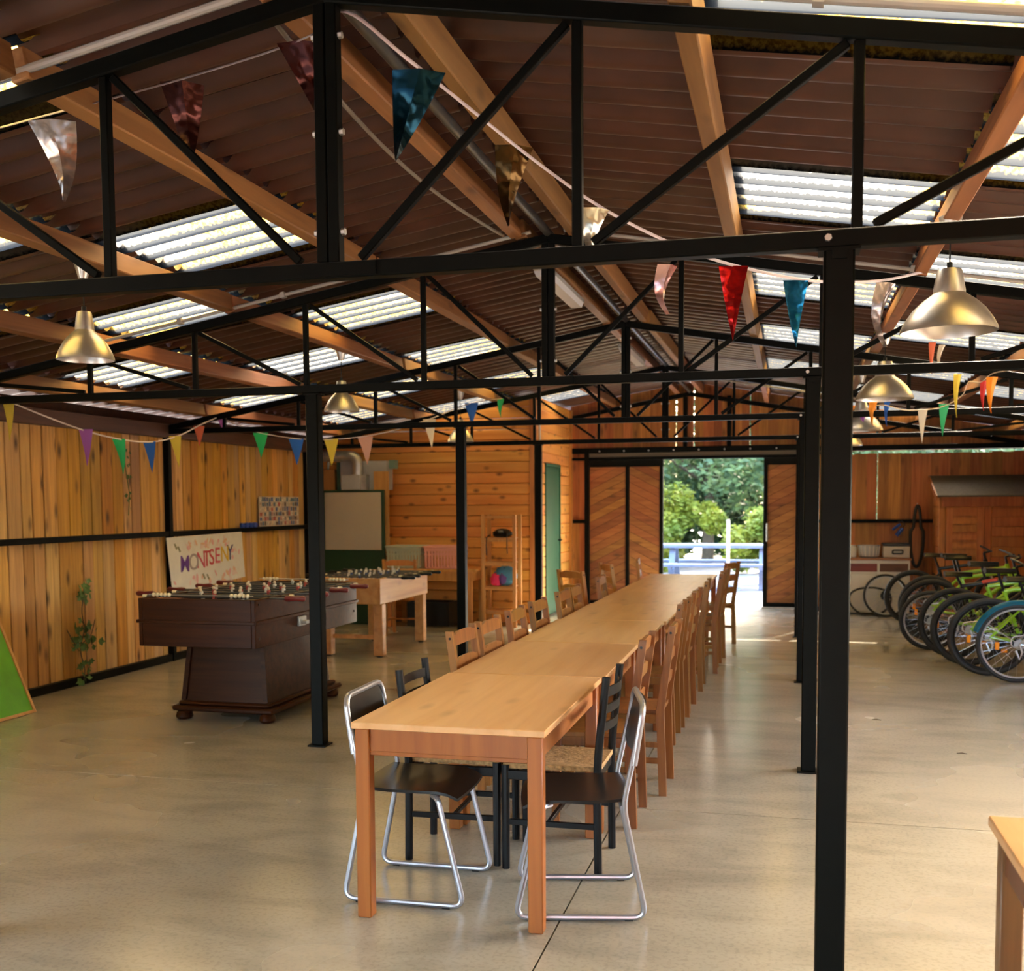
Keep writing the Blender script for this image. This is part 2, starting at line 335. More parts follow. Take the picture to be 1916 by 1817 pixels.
ms = N(n, 'ShaderNodeMixShader'); ms.inputs[0].default_value = .15; L(tl.outputs[0], ms.inputs[1]); L(df.outputs[0], ms.inputs[2]); out = N(n, 'ShaderNodeOutputMaterial'); L(ms.outputs[0], out.inputs[0])

def leafmat(name, a, c, tr=.5):
    m, n, b = newmat(name); L = n.links.new; geo = N(n, 'ShaderNodeNewGeometry')
    no = N(n, 'ShaderNodeTexNoise'); no.inputs['Scale'].default_value = 1.7; no.inputs['Detail'].default_value = 6; L(geo.outputs['Position'], no.inputs['Vector'])
    mr = N(n, 'ShaderNodeMapRange'); mr.inputs[1].default_value = .35; mr.inputs[2].default_value = .65; L(no.outputs[0], mr.inputs[0])
    mx = N(n, 'ShaderNodeMix', data_type='RGBA'); mx.inputs[6].default_value = (*a, 1); mx.inputs[7].default_value = (*c, 1); L(mr.outputs[0], mx.inputs[0])
    L(mx.outputs[2], b.inputs['Base Color']); b.inputs['Roughness'].default_value = .45
    t = N(n, 'ShaderNodeBsdfTranslucent'); L(mx.outputs[2], t.inputs[0]); ms = N(n, 'ShaderNodeMixShader'); ms.inputs[0].default_value = tr
    L(b.outputs[0], ms.inputs[1]); L(t.outputs[0], ms.inputs[2]); L(ms.outputs[0], n.nodes['Material Output'].inputs[0]); return m
m_leaf1 = leafmat('tree_leaf', (.045,.105,.055), (.115,.175,.055), .35); m_leaf2 = leafmat('bright_leaf', (.12,.18,.02), (.27,.29,.03), .4); m_ivy = leafmat('ivy_leaf', (.06,.13,.03), (.14,.24,.06), .2)
m_bark = plain('bark', (.10,.075,.05), .9, 0, .3, 12)
m_ground = plain('yard_gravel', (.30,.28,.25), .9, 0, .2, 6)
m_picnic = plain('weathered_picnic_wood', (.13,.19,.30), .6, 0, .15, 10)  # blue of open-sky shade put into the wood's base colour

# ================================================================== STRUCTURE
YT = [3.155, 6.305, 9.455, 12.605]; PAN = .7778; HB = 2.262; HA = 3.09; SL = .177
XW, YE, YF = 4.55, 15.80, -3.2
def zroof(x): return 3.235-SL*abs(x)

# floor: slabs with saw-cut joints
fl = struct(ob('floor', G().b2((-XW-.1, YF, -.12), (XW+.2, YE+.25, -.012)), plain('joint_dirt', (.04,.032,.022), .9)))
xs = [-XW-.1, .58, XW+.2]; ys = [YF, .3, 5.34, 10.4, YE+.25]
for i in range(2):
    for j in range(4):
        ob('floor_slab', G().b2((xs[i]+.0035, ys[j]+.0035, -.012), (xs[i+1]-.0035, ys[j+1]-.0035, 0)), m_floor, fl)

# ceiling: corrugated sheets, three in a period of twelve waves
ce = struct(link('ceiling', None, None, (0, 0, 3.2)))
WV = 2.26/12; AMP = .032
def sheetmesh(nw, x0, x1, mat, nm):
    v = []; f = []; n0 = int((nw+.7)*10)
    for k in range(n0+1):
        y = (-.35+k*.1)*WV; z = AMP*math.cos(2*math.pi*y/WV)
        v.append((x0, y, z-SL*x0)); v.append((x1, y, z-SL*x1+.016))
    for k in range(n0): f.append((2*k, 2*k+1, 2*k+3, 2*k+2))
    g = G(); g.add(v, f); return mesh(nm, g, mat)
rowx = [(0.02, 1.17), (1.07, 2.15), (2.05, 3.18), (3.08, 4.18), (4.08, 4.95)]
lucent_start = {(-1, 1): .41, (-1, 2): 1.60, (-1, 3): .52, (1, 1): .54, (1, 2): 1.80, (1, 3): 2.55}
for sgn in (-1, 1):
    for r, (x0, x1) in enumerate(rowx):
        lit = (sgn, r) in lucent_start; st0 = lucent_start.get((sgn, r), .3*r)
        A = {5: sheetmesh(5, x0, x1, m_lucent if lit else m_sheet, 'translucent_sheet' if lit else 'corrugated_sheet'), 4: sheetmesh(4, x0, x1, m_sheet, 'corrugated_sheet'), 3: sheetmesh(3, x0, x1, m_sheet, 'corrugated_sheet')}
        for k in range(-2, 8):
            y = st0+k*2.26
            for nw in (5, 4, 3):
                if y+nw*WV > YF and y < YE+.1:
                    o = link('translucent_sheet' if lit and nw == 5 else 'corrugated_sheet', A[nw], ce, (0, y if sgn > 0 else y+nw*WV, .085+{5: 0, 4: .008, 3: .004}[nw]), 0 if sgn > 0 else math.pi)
                y += nw*WV
ob('ridge_cap', G().bar((0.0, YF, .105), (0, YE+.3, .105), .34, .012), m_sheet, ce)

# left wall: two rows of boards on a steel frame
wl = struct(ob('wall_left', G().b2((-XW-.09, 2.2, 0), (-XW-.035, YE, 2.42)).b2((-XW-.09, YF, 0), (-XW-.035, -1.4, 2.3)), m_dark))  # gap between the two stretches, out of view, added to admit light
y = 2.2
pm = {}
while y < 13.3:
    w = random.choice((.125, .14, .15, .16, .17))
    for row, (z0, z1) in enumerate(((.06, 1.25), (1.27, 2.30))):
        key = (w, row)
        if key not in pm: pm[key] = mesh('plank', G().box((0, w/2, (z1-z0)/2), (.022, w-.009, z1-z0), 0, 0, .005), m_wallwood)
        link('plank', pm[key], wl, (-XW-.012+random.uniform(-.004, .006), y, z0))
    y += w
ob('middle_rail', G().b2((-XW, 2.2, 1.235), (-XW+.05, 13.3, 1.285), 0, .004), m_steel, wl)
ob('bottom_rail', G().b2((-XW, 2.2, 0), (-XW+.05, 13.3, .07), 0, .004), m_steel, wl)
ob('top_plate', G().b2((-XW-.02, YF, 2.20), (-XW+.07, 13.3, 2.33), 0, .004), wood('plate_wood', (.10,.04,.02), (.06,.024,.012), 'y'), wl)
for yy in YT: ob('wall_post', G().b2((-XW+.0, yy-.03, 0), (-XW+.06, yy+.03, 2.25), 0, .004), m_steel, wl)
# right wall, unseen; opening above its parapet added to let light in
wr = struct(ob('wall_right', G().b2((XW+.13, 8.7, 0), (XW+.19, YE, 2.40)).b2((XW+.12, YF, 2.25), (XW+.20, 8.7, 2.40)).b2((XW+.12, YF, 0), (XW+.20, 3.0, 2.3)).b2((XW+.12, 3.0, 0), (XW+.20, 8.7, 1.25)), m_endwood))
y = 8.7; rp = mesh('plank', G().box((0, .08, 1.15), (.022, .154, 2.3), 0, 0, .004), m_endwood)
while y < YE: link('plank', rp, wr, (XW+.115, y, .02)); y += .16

# back wall: vertical boards, open door bay, a few open cracks
wb = struct(link('wall_back', None, None, (0, YE, 0)))
def vplank(x0, x1, z0, z1, gap=0.0):
    poly = [(x0, z0), (x1-gap, z0), (x1-gap, min(z1, zroof(x1-gap)+.03)), (x0, min(z1, zroof(x0)+.03))]
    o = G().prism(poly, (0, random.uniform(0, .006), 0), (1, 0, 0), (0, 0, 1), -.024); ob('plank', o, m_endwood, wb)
x = -1.74; cracks = [-.19, .02, .75, 2.55]
while x < XW+.1:
    w = random.uniform(.11, .15); x1 = x+w; gp = .016 if any(x < c <= x1 for c in cracks) else 0.0
    if x < -1.5 and x1 > -1.6: x1 = -1.49
    door = x > -1.5 and x < 1.56
    if not door:
        vplank(x, x1, .05, 1.24); vplank(x, x1, 1.26, random.uniform(2.185, 2.205) if x > 1.5 else 2.3, gp if x > 1.5 else 0)
    if x1 < 1.75: vplank(x, x1, 2.34, 9, gp)
    elif x < 1.75: vplank(x, x1, 2.34, 9)
    else: vplank(x, x1, 2.235, 9)
    x = x1
ob('lower_girt', G().b2((1.55, -.05, 1.235), (XW+.1, 0.0, 1.285)), m_steel, wb)
ob('lower_girt', G().b2((-1.74, -.05, 1.235), (-1.5, 0.0, 1.285)), m_steel, wb)
ob('lintel', G().b2((-1.74, -.09, 2.16), (1.75, -.02, 2.20), 0, .004).b2((-1.74, -.09, 2.26), (1.75, -.02, 2.34), 0, .004), m_steel, wb)
ob('top_girt', G().b2((1.75, -.07, 2.24), (XW+.1, -.02, 2.31), 0, .004), m_steel, wb)
ob('track_cover', G().b2((-1.5, -.075, 2.20), (1.75, -.03, 2.26)), plain('track_grey', (.10,.085,.065), .5, .3), wb)
ob('bottom_rail', G().b2((1.55, -.05, 0), (XW+.1, 0, .06)), m_steel, wb)
for xx in (-1.49, 1.555): ob('door_post', G().b2((xx-.035, -.10, 0), (xx+.035, -.03, 2.3), 0, .004), m_steel, wb)
for xx in (-.06, .56): ob('gable_post', G().b2((xx-.03, -.06, 2.34), (xx+.03, -.005, 3.05), 0, .004), m_steel, wb)
for sg in (-1, 1): ob('gable_rafter', G().bar((0, -.04, HA), (sg*4.5, -.04, HA-SL*4.5), .05, .06, (0,0,1), 0, .004), m_steel, wb)
for i in range(9): ob('bolt', G().cyl((-1.3+i*.36, -.093, 2.29), (-1.3+i*.36, -.10, 2.29), .012, None, 8), m_galv, wb)

wf = struct(ob('wall_front', G().b2((-XW, YF, 0), (-1.5, YF+.05, 2.5)).b2((1.5, YF, 0), (XW+.15, YF+.05, 2.5)).prism([(-XW, 2.2), (XW+.1, 2.2), (XW+.1, 2.48), (0, 3.26), (-XW, 2.48)], (0, YF+.05, 0), (1,0,0), (0,0,1), .05), m_endwood))  # unseen end wall with a doorway added for light
# cabin inside the hall: front and side wall of horizontal boards
CX, CY = -1.74, 13.38; BH = .138
wc = struct(ob('wall_cabin_front', G().b2((-XW, CY+.04, 0), (CX-.02, CY+.07, 2.4)), m_dark))
def lboard(par, O, Ux, u0, u1, z0, z1, mat, slope=True):
    lo, hi = z0+.002, z1-.002
    poly = [(u0, lo), (u1, lo), (u1, hi), (u0, hi)]
    if slope:
        poly = clip(poly, -SL*1.0, 1, 3.20) if Ux[0] > 0 else poly
    if len(poly) < 3: return
    g = G(); n = len(poly); O = Vector(O); Ux = Vector(Ux); Nn = Ux.cross(Vector((0,0,1))).normalized(); cu = sum(p[0] for p in poly)/n; cz = sum(p[1] for p in poly)/n
    A = [O+Ux*u+Vector((0,0,v)) for u, v in poly]
    Bm = [a+Nn*.026 for a in A]
    Cc = [O+Ux*(cu+(u-cu)*.999)+Vector((0,0,cz+(v-cz)*.84))+Nn*.036 for u, v in poly]
    Fc = [tuple(reversed(range(n))), tuple(range(2*n, 3*n))]
    for k in (0, n):
        for i in range(n): j = (i+1) % n; Fc.append((k+i, k+j, k+n+j, k+n+i))
    g.add(A+Bm+Cc, Fc); ob('log_board', g, mat, par)
z = 0.0
while z < 2.95:
    lboard(wc, (0, CY+.04, 0), (1, 0, 0), -XW, CX, z, z+BH, m_cabx); z += BH
ob('corner_trim', G().b2((CX-.06, CY-.02, 0), (CX+.02, CY+.005, 2.88), 0, .003).b2((CX, CY-.02, 0), (CX+.022, CY+.07, 2.88), 0, .003), m_trimw, wc)
wsd = struct(ob('wall_cabin_side', G().b2((CX-.08, CY+.05, 0), (CX-.05, YE, 2.85)), m_dark))
z = 0.0
while z < 2.9:
    for (a, c) in ((CY, 14.02), (14.98, YE-.12)) if z < 2.0 else ((CY, YE-.12),):
        lboard(wsd, (CX-.04, 0, 0), (0, 1, 0), a+.03, c, z, min(z+BH, 2.9), m_caby, False)
    z += BH
ob('end_trim', G().b2((CX-.03, YE-.14, 0), (CX+.03, YE-.03, 2.9), 0, .003), m_trimw, wsd)
d1 = struct(ob('door_1', G().b2((CX-.045, 14.06, .02), (CX-.005, 14.94, 2.03), 0, .004), m_gdoor))
ob('door_frame', G().b2((CX-.045, 14.02, 0), (CX+.01, 14.055, 2.07)).b2((CX-.045, 14.945, 0), (CX+.01, 14.98, 2.07)).b2((CX-.045, 14.02, 2.035), (CX+.01, 14.98, 2.07)), m_gdoor, d1)
ob('door_handle', G().cyl((CX-.005, 14.87, 1.02), (CX+.05, 14.87, 1.02), .011).cyl((CX+.05, 14.88, 1.02), (CX+.05, 14.76, 1.02), .010), m_black, d1)
ob('white_edge', G().b2((CX+.0, CY+.25, 0), (CX+.02, CY+.30, 2.55)), m_white, wsd)

# sliding doors with chevron boards
def leaf(name, xa, xb, div, dirs, openings):
    o = struct(link(name, None, None, (0, YE+.10, 0))); fw = .055; zt = 2.12; zb = .03
    fr = G()
    for xx in [xa+fw/2, xb-fw/2]+div: fr.b2((xx-fw/2, -.03, zb), (xx+fw/2, .03, zt), 0, .004)
    ob('leaf_frame', fr.b2((xa, -.028, zb), (xb, .028, zb+fw)).b2((xa, -.028, zt-fw), (xb, .028, zt)), m_steel, o)
    ob('backing_board', G().b2((xa+.01, .031, zb+.01), (xb-.01, .038, zt-.01)), m_dark, o); ob('header_board', G().b2((xa, -.02, zt), (xb, .02, zt+.15)), m_steel, o)  # backing added to block light between planks; header closes the sun slit
    edges = [xa+fw]+sum([[q-fw/2, q+fw/2] for q in div], [])+[xb-fw]
    for k in range(0, len(edges), 2):
        a, c = edges[k], edges[k+1]; dr = dirs[k//2]; th = math.radians(27)*dr
        du = Vector((math.cos(th), math.sin(th))); nu = Vector((-du.y, du.x)); cx_, w = (a+c)/2, .108
        for q in range(-2, 26):
            base = zb+q*w/math.cos(th)
            L0 = 2.0
            p0 = Vector((cx_, base)); lo, hi = 0.0, w-.005
            if (k//2, q) in openings: lo = .030
            poly = [tuple(p0-du*L0+nu*lo), tuple(p0+du*L0+nu*lo), tuple(p0+du*L0+nu*hi), tuple(p0-du*L0+nu*hi)]
            for ab in ((-1, 0, -a), (1, 0, c), (0, -1, -(zb+fw)), (0, 1, zt-fw)): poly = clip(poly, *ab) if poly else poly
            if len(poly) > 2: ob('chevron_plank', G().prism(poly, (0, .0+random.uniform(0, .006), 0), (1, 0, 0), (0, 0, 1), -.022), m_chev, o)
    return o
dl = leaf('door_2', -1.60, -.385, [-.915], [1, -1], set())
dr = leaf('door_3', 1.045, 2.10, [1.58], [1, -1], set())
ob('pull_handle', G().cyl((1.10, -.03, 1.0), (1.10, -.07, 1.0), .01).cyl((1.10, -.03, 1.2), (1.10, -.07, 1.2), .01).cyl((1.10, -.07, .97), (1.10, -.07, 1.23), .012), m_galv, dr)
ob('guide_rail', G().b2((1.03, -.05, 0.0), (2.1, .05, .028)), m_galv, dr)

# ================================================================== TRUSSES, POSTS, PURLINS
def make_truss(label):
    t = thing('roof_truss', label, 'truss', (0, YT[0], 0), None, 'black steel roof trusses')
    ob('bottom_chord', G().b2((-4.5, -.025, HB-.025), (4.5, .025, HB+.025), 0, .004), m_steel, t)
    for sg in (-1, 1):
        ob('top_chord', G().bar((0, 0, HA), (sg*4.5, 0, HA-SL*4.5), .05, .056, (0,0,1), 0, .005), m_steel, t)
        ob('king_post', G().b2((sg*.0195-.018, -.022, HB+.025), (sg*.0195+.018, .022, HA+.01), 0, .003), m_steel, t)
        for i in range(1, 6):
            x = sg*i*PAN; zt = HA-SL*abs(x)-.028
            if zt-HB > .08: ob('web_post', G().b2((x-.015, -.016, HB+.025), (x+.015, .016, zt), 0, .003), m_steel, t)
            xi = sg*((i-1)*PAN+(.10 if i == 1 else .045)); xo = sg*(i*PAN-.03)
            if zt-HB > .08: ob('diagonal_brace', G().bar((xi, 0, HB+.035), (xo, 0, HA-SL*abs(xo)-.035), .026, .026, (0,1,0), 0, .003), m_steel, t)
    for z in (HB+.12, HB+.42, HA-.12):
        for sx in (-1, 1): ob('bolt', G().cyl((sx*.037, 0, z), (sx*.050, 0, z), .011, None, 6), m_galv, t)
    ob('splice_plate', G().b2((-.16, -.033, HB-.02), (.16, -.028, HB+.02)), m_steel, t)
    return t
tl_ = ['nearest black steel roof truss, spanning the top of the picture', 'second black steel roof truss, above the foosball tables', 'third black steel roof truss, over the middle of the long table', 'farthest black steel roof truss, beside the cabin corner']
t0 = make_truss(tl_[0])
for k in range(1, 4): dup(t0, (0, YT[k], 0), 0, tl_[k], 'black steel roof trusses')
post0 = thing('steel_post', 'large black steel post at right, nearest the camera', 'post', (1.51, YT[0], 0), None, 'black steel posts')
ob('shaft', G().b2((-.041, -.041, .008), (.041, .041, HB-.03), 0, .006), m_steel, post0)
ob('base_plate', G().b2((-.06, -.06, 0), (.06, .06, .01)), m_steel, post0)
ob('cap_plate', G().b2((-.055, -.045, HB-.036), (.055, .045, HB-.028)).b2((-.02, -.050, HB-.06), (.02, -.041, HB-.036)), m_steel, post0)
ob('cap_bolt', G().cyl((-.03, -.026, HB+.0), (-.03, -.040, HB+.0), .010, None, 6), m_galv, post0)
pl = {(1, 1): 'second black steel post from the camera, just behind the large one', (1, 2): 'third black steel post of the right-hand row', (1, 3): 'farthest black steel post of the right-hand row',
      (-1, 0): 'black steel post at the far left edge, under the nearest truss', (-1, 1): 'black steel post beside the dark foosball table', (-1, 2): 'black steel post behind the long table, left of the slatted shelf', (-1, 3): 'black steel post at the corner of the pine cabin'}
for (sg, k), lb in pl.items(): dup(post0, (sg*1.51, YT[k], 0), 0 if sg > 0 else math.pi, lb, 'black steel posts')
# purlins
PX = [.165, 1.08, 2.06, 3.09, 4.09]; ends = [YF]+[0.0]+YT+[YE]
pn = [['just left of the ridge pipe', 'second to the left of the ridge', 'third to the left of the ridge', 'fourth to the left of the ridge', 'nearest the left eave'], ['just right of the ridge pipe', 'second to the right of the ridge', 'third to the right of the ridge', 'fourth to the right of the ridge', 'nearest the right eave']]
for sg in (-1, 1):
    for i, x in enumerate(PX):
        zb = HA+.032-SL*x; t = thing('roof_purlin', 'pine roof purlin running lengthwise, '+pn[(sg+1)//2][i], 'purlin', (sg*x, 0, zb), (0, sg*math.atan(SL), 0), 'pine roof purlins')
        for a, c in zip(ends[:-1], ends[1:]):
            dz = random.uniform(0, .004); off = random.uniform(-.012, .012)
            ob('beam', G().b2((-.035+off, a-.03, dz), (.035+off, c-.06, .112), 0, .006), m_purlin, t)
tag(ob('ridge_pipe', G().cyl((.0, YF, HA+.035), (.0, YE-.05, HA+.035), .024, None, 14), plain('pipe_grey', (.10,.10,.10), .3, .6)), 'dark grey steel pipe running along under the ridge', 'pipe')
# conduits
def chordpipe(Y, sg, lab, x0=.1, x1=4.4, dz=.07, r=.014, dy=-.02):
    t = thing('conduit', lab, 'conduit', (0, Y, 0), None, 'grey electrical conduits')
    ob('pipe', G().cyl((sg*x0, dy, HA-SL*x0+dz), (sg*x1, dy, HA-SL*x1+dz), r, None, 10), m_pvc, t)
    for q in (.28, .55, .8):
        x = x0+(x1-x0)*q; ob('clip', G().bar((sg*(x-.015), dy, HA-SL*(x-.015)+dz), (sg*(x+.015), dy, HA-SL*(x+.015)+dz), .04, .034), m_pvc, t)
chordpipe(YT[0], -1, 'pale grey conduit lying along the left half of the nearest truss')
chordpipe(YT[0], 1, 'pale grey conduit lying along the right half of the nearest truss', .3)
chordpipe(YT[1], -1, 'grey conduit along the left half of the second truss', .1, 3.0, .06, .011)
chordpipe(YT[1], 1, 'grey conduit along the right half of the second truss', .1, 3.6, .06, .011)
chordpipe(YT[3], 1, 'pale conduit along the right half of the farthest truss', .1, 3.0, -.05, .011)
g = G(); pts = []
for k in range(30):
    t = k/29; Y = 3.3+t*2.9; pts.append((-.245-.06*math.sin(math.pi*t), Y, 3.10-.045*math.sin(math.pi*t)))
tag(ob('cable', g.tube(pts, .009, 8), plain('cable_grey', (.20,.17,.14), .5)), 'sagging grey cable beside the purlin left of the ridge pipe', 'cable')
# fluorescent fittings
for k, (Y0, lab) in enumerate(((6.95, 'grey fluorescent fitting under the ridge, behind the nearest truss'), (10.6, 'farther fluorescent fitting under the ridge, glowing bluish'))):
    t = thing('fluorescent_fitting', lab, 'light fitting', (-.19, Y0, 3.02), None, 'fluorescent fittings under the ridge')
    ob('housing', G().b2((-.055, 0, .035), (.055, 1.25, .07), 0, .006), m_grey, t)
    ob('diffuser', G().prism([(-.055, .035), (-.04, 0), (.04, 0), (.055, .035)], (0, 1.22, 0), (1,0,0), (0,0,1), 1.19), m_tube, t)
    ob('bracket', G().b2((-.02, .2, .07), (.02, .24, .10)).b2((-.02, 1.0, .07), (.02, 1.04, .10)), m_galv, t)

# pendants
def pendant(D, H, x, Y, zb, zm, label, grp, proto=None):
    t = thing('pendant_lamp', label, 'lamp', (x, Y, zb), None, grp); r = D/2
    pr = [(r, 0), (r*.985, H*.06), (r*.90, H*.18), (r*.75, H*.34), (r*.55, H*.48), (r*.36, H*.58), (r*.33, H*.60), (r*.33, H*.64), (r*.26, H*.93), (r*.24, H*.97), (.012, H*.98)]
    inn = [(max(q[0]-.004, .006), q[1]-.001) for q in reversed(pr[:-1])]
    ob('shade', G().lathe(pr, 36).lathe(inn, 36), m_alu, t)
    ob('bulb', G().ball((0, 0, H*.35), .032, 12, 8).cyl((0,0,H*.45), (0,0,H*.65), .02), m_cream, t)
    ob('cord_grip', G().cyl((0,0,H*.97), (0,0,H*1.08), .012), m_black, t)
    ob('cord', G().cyl((0,0,H), (0,0,zm-zb-.08), .0035, None, 6), m_black, t)
    ob('ceiling_cup', G().lathe([(.022, -.1), (.05, 0), (.05, .004), (.001, .006)], 20, (0,0,zm-zb)), m_alu, t)
for k, (Y, lb) in enumerate(((4.88, 'small aluminium pendant lamp at far left, below the nearest truss'), (8.17, 'small aluminium pendant lamp above the dark foosball table'), (11.44, 'small aluminium pendant lamp behind the left post of the third truss'))):
    pendant(.285, .25, -2.12, Y, 2.29 if k < 2 else 2.22, 2.80 if k < 2 else 2.78, lb, 'small pendants in the left aisle')
for k, (Y, lb) in enumerate(((5.15, 'large aluminium pendant lamp nearest the camera at right'), (8.40, 'large aluminium pendant lamp, second in the right aisle'), (11.0, 'large aluminium pendant lamp, third in the right aisle, partly behind the post'), (13.9, 'farthest large aluminium pendant lamp in the right aisle'))):
    pendant(.41, .28, 2.06, Y, 2.285 if k < 2 else 2.22, 2.78, lb, 'large pendants in the right aisle')

# ================================================================== LONG TABLE
TX, TY, TW, TL = -.175, 3.657, .735, 1.204
def make_table(label):
    t = thing('dining_table', label, 'table', (TX+TW/2, TY, 0), None, 'pine tables pushed end to end')
    hw = TW/2
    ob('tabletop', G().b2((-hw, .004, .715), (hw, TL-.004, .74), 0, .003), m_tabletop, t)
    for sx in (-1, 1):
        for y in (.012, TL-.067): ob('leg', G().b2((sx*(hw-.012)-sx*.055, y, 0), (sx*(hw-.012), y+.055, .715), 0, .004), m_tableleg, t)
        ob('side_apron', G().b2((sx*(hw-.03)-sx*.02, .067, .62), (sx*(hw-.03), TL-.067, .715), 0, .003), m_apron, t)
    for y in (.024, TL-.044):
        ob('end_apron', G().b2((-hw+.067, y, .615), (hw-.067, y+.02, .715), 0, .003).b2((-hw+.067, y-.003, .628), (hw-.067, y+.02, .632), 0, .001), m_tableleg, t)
    return t
ordn = ['First', 'Second', 'Third', 'Fourth', 'Fifth', 'Sixth', 'Seventh']
tb0 = make_table('pine dining table at the near end of the long row')
for k in range(1, 7):
    lab = ordn[k].lower()+' pine dining table of the long row, counted from the near end' if k < 6 else 'last pine dining table of the long row, nearest the open door'
    dup(tb0, (TX+TW/2+k*TL*.0105, TY+k*TL, 0), random.uniform(-.006, .006), lab, 'pine tables pushed end to end')

# ================================================================== CHAIRS
def slatpoly(hw, z0, z1, arch):
    top = []
    for k in range(13):
        u = -hw+2*hw*k/12; q = abs(u)/hw; top.append((u, z1-arch*(1 if q > .86 else (.15 if q < .6 else .15+.85*(q-.6)/.26))))
    return [(-hw, z0), (hw, z0)]+list(reversed(top))
def make_chair(label, mat, nm='dining_chair'):
    t = thing(nm, label, 'chair', (0,0,0), None)
    for s in (-1, 1):
        y = s*.185; g = G()
        A = [(-.205, 0), (-.165, 0), (-.150, .45), (-.215, .90), (-.250, .90), (-.190, .45)]
        ob('rear_leg', g.prism(A, (0, y+.016, 0), (1,0,0), (0,0,1), .032), mat, t)
        ob('front_leg', G().bar((.19, y, 0), (.175, y, .43), .036, .036, (1,0,0), 0, .004), mat, t)
        ob('side_rail', G().b2((-.16, y-.012, .385), (.165, y+.012, .43), 0, .003), mat, t)
        ob('stretcher', G().b2((-.175, y-.009, .17), (.175, y+.009, .20), 0, .003), mat, t)
    ob('seat', G().prism([(-.175, -.165), (.205, -.205), (.205, .205), (-.175, .165)], (0,0,.43), (1,0,0), (0,1,0), .02), mat, t)
    ob('front_rail', G().b2((.162, -.17, .385), (.182, .17, .43), 0, .003), mat, t)
    ob('cross_stretcher', G().b2((-.01, -.18, .175), (.012, .18, .197), 0, .003), mat, t)
    for z0, z1 in ((.825, .895), (.695, .765), (.565, .635)):
        f = (z0-.45)/.45; ob('back_slat', G().prism(slatpoly(.17, z0, z1, .018), (-.178-.053*f+.12*z0, 0, 0), (0,1,0), (-.12,0,1), .016), mat, t)
    for s in (-1, 1): ob('dowel_plug', G().cyl((-.225, s*.2005, .865), (-.225, s*.203, .865), .007, None, 8), m_black, t)
    return t
ch0 = make_chair('first brown pine chair on the left side of the long table', m_chair)
ch0['group'] = 'pine chairs along the left of the long table'; ch0.location = (0, 5.32, 0)
LEFT = [5.32, 5.79, 6.41, 7.0, 7.79, 8.20, 9.37]
for k, Y in enumerate(LEFT):
    lab = ordn[k].lower()+' brown pine chair along the left of the long table, counting from the camera'
    loc = (-.02+random.uniform(-.008, .012)+.012*k*.4, Y, 0); rz = random.uniform(-.03, .03)
    if k == 0: ch0.location = loc; ch0.rotation_euler = (0,0,rz); ch0['label'] = lab
    else: dup(ch0, loc, rz, lab, 'pine chairs along the left of the long table')
RIGHT = [(5.19, .50, 0), (5.79, .575, 0), (7.0, .50, .0), (7.55, .51, 0), (8.07, .51, -.03), (9.0, .52, .02), (9.95, .575, .03), (10.6, .59, -.05)]
o8 = ordn+['Eighth']
for k, (Y, x, dz) in enumerate(RIGHT):
    dup(ch0, (x, Y, 0), math.pi+dz, o8[k].lower()+' brown pine chair along the right of the long table, counting from the camera', 'pine chairs along the right of the long table')
dup(ch0, (.60, 11.75, 0), math.pi-.30, 'dark pine chair turned aside at the far right, silhouetted against the open door', 'pine chairs along the right of the long table')
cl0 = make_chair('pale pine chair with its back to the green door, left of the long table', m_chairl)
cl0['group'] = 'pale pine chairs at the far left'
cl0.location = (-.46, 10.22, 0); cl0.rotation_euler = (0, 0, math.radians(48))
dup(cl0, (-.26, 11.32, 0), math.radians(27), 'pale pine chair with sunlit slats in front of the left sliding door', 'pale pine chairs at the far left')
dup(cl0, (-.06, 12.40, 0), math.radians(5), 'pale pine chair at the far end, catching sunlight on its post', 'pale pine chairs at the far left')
dup(cl0, (-2.98, 11.95, 0), math.radians(95), 'orange pine chair behind the pale foosball table, in front of the baskets', 'pale pine chairs at the far left')

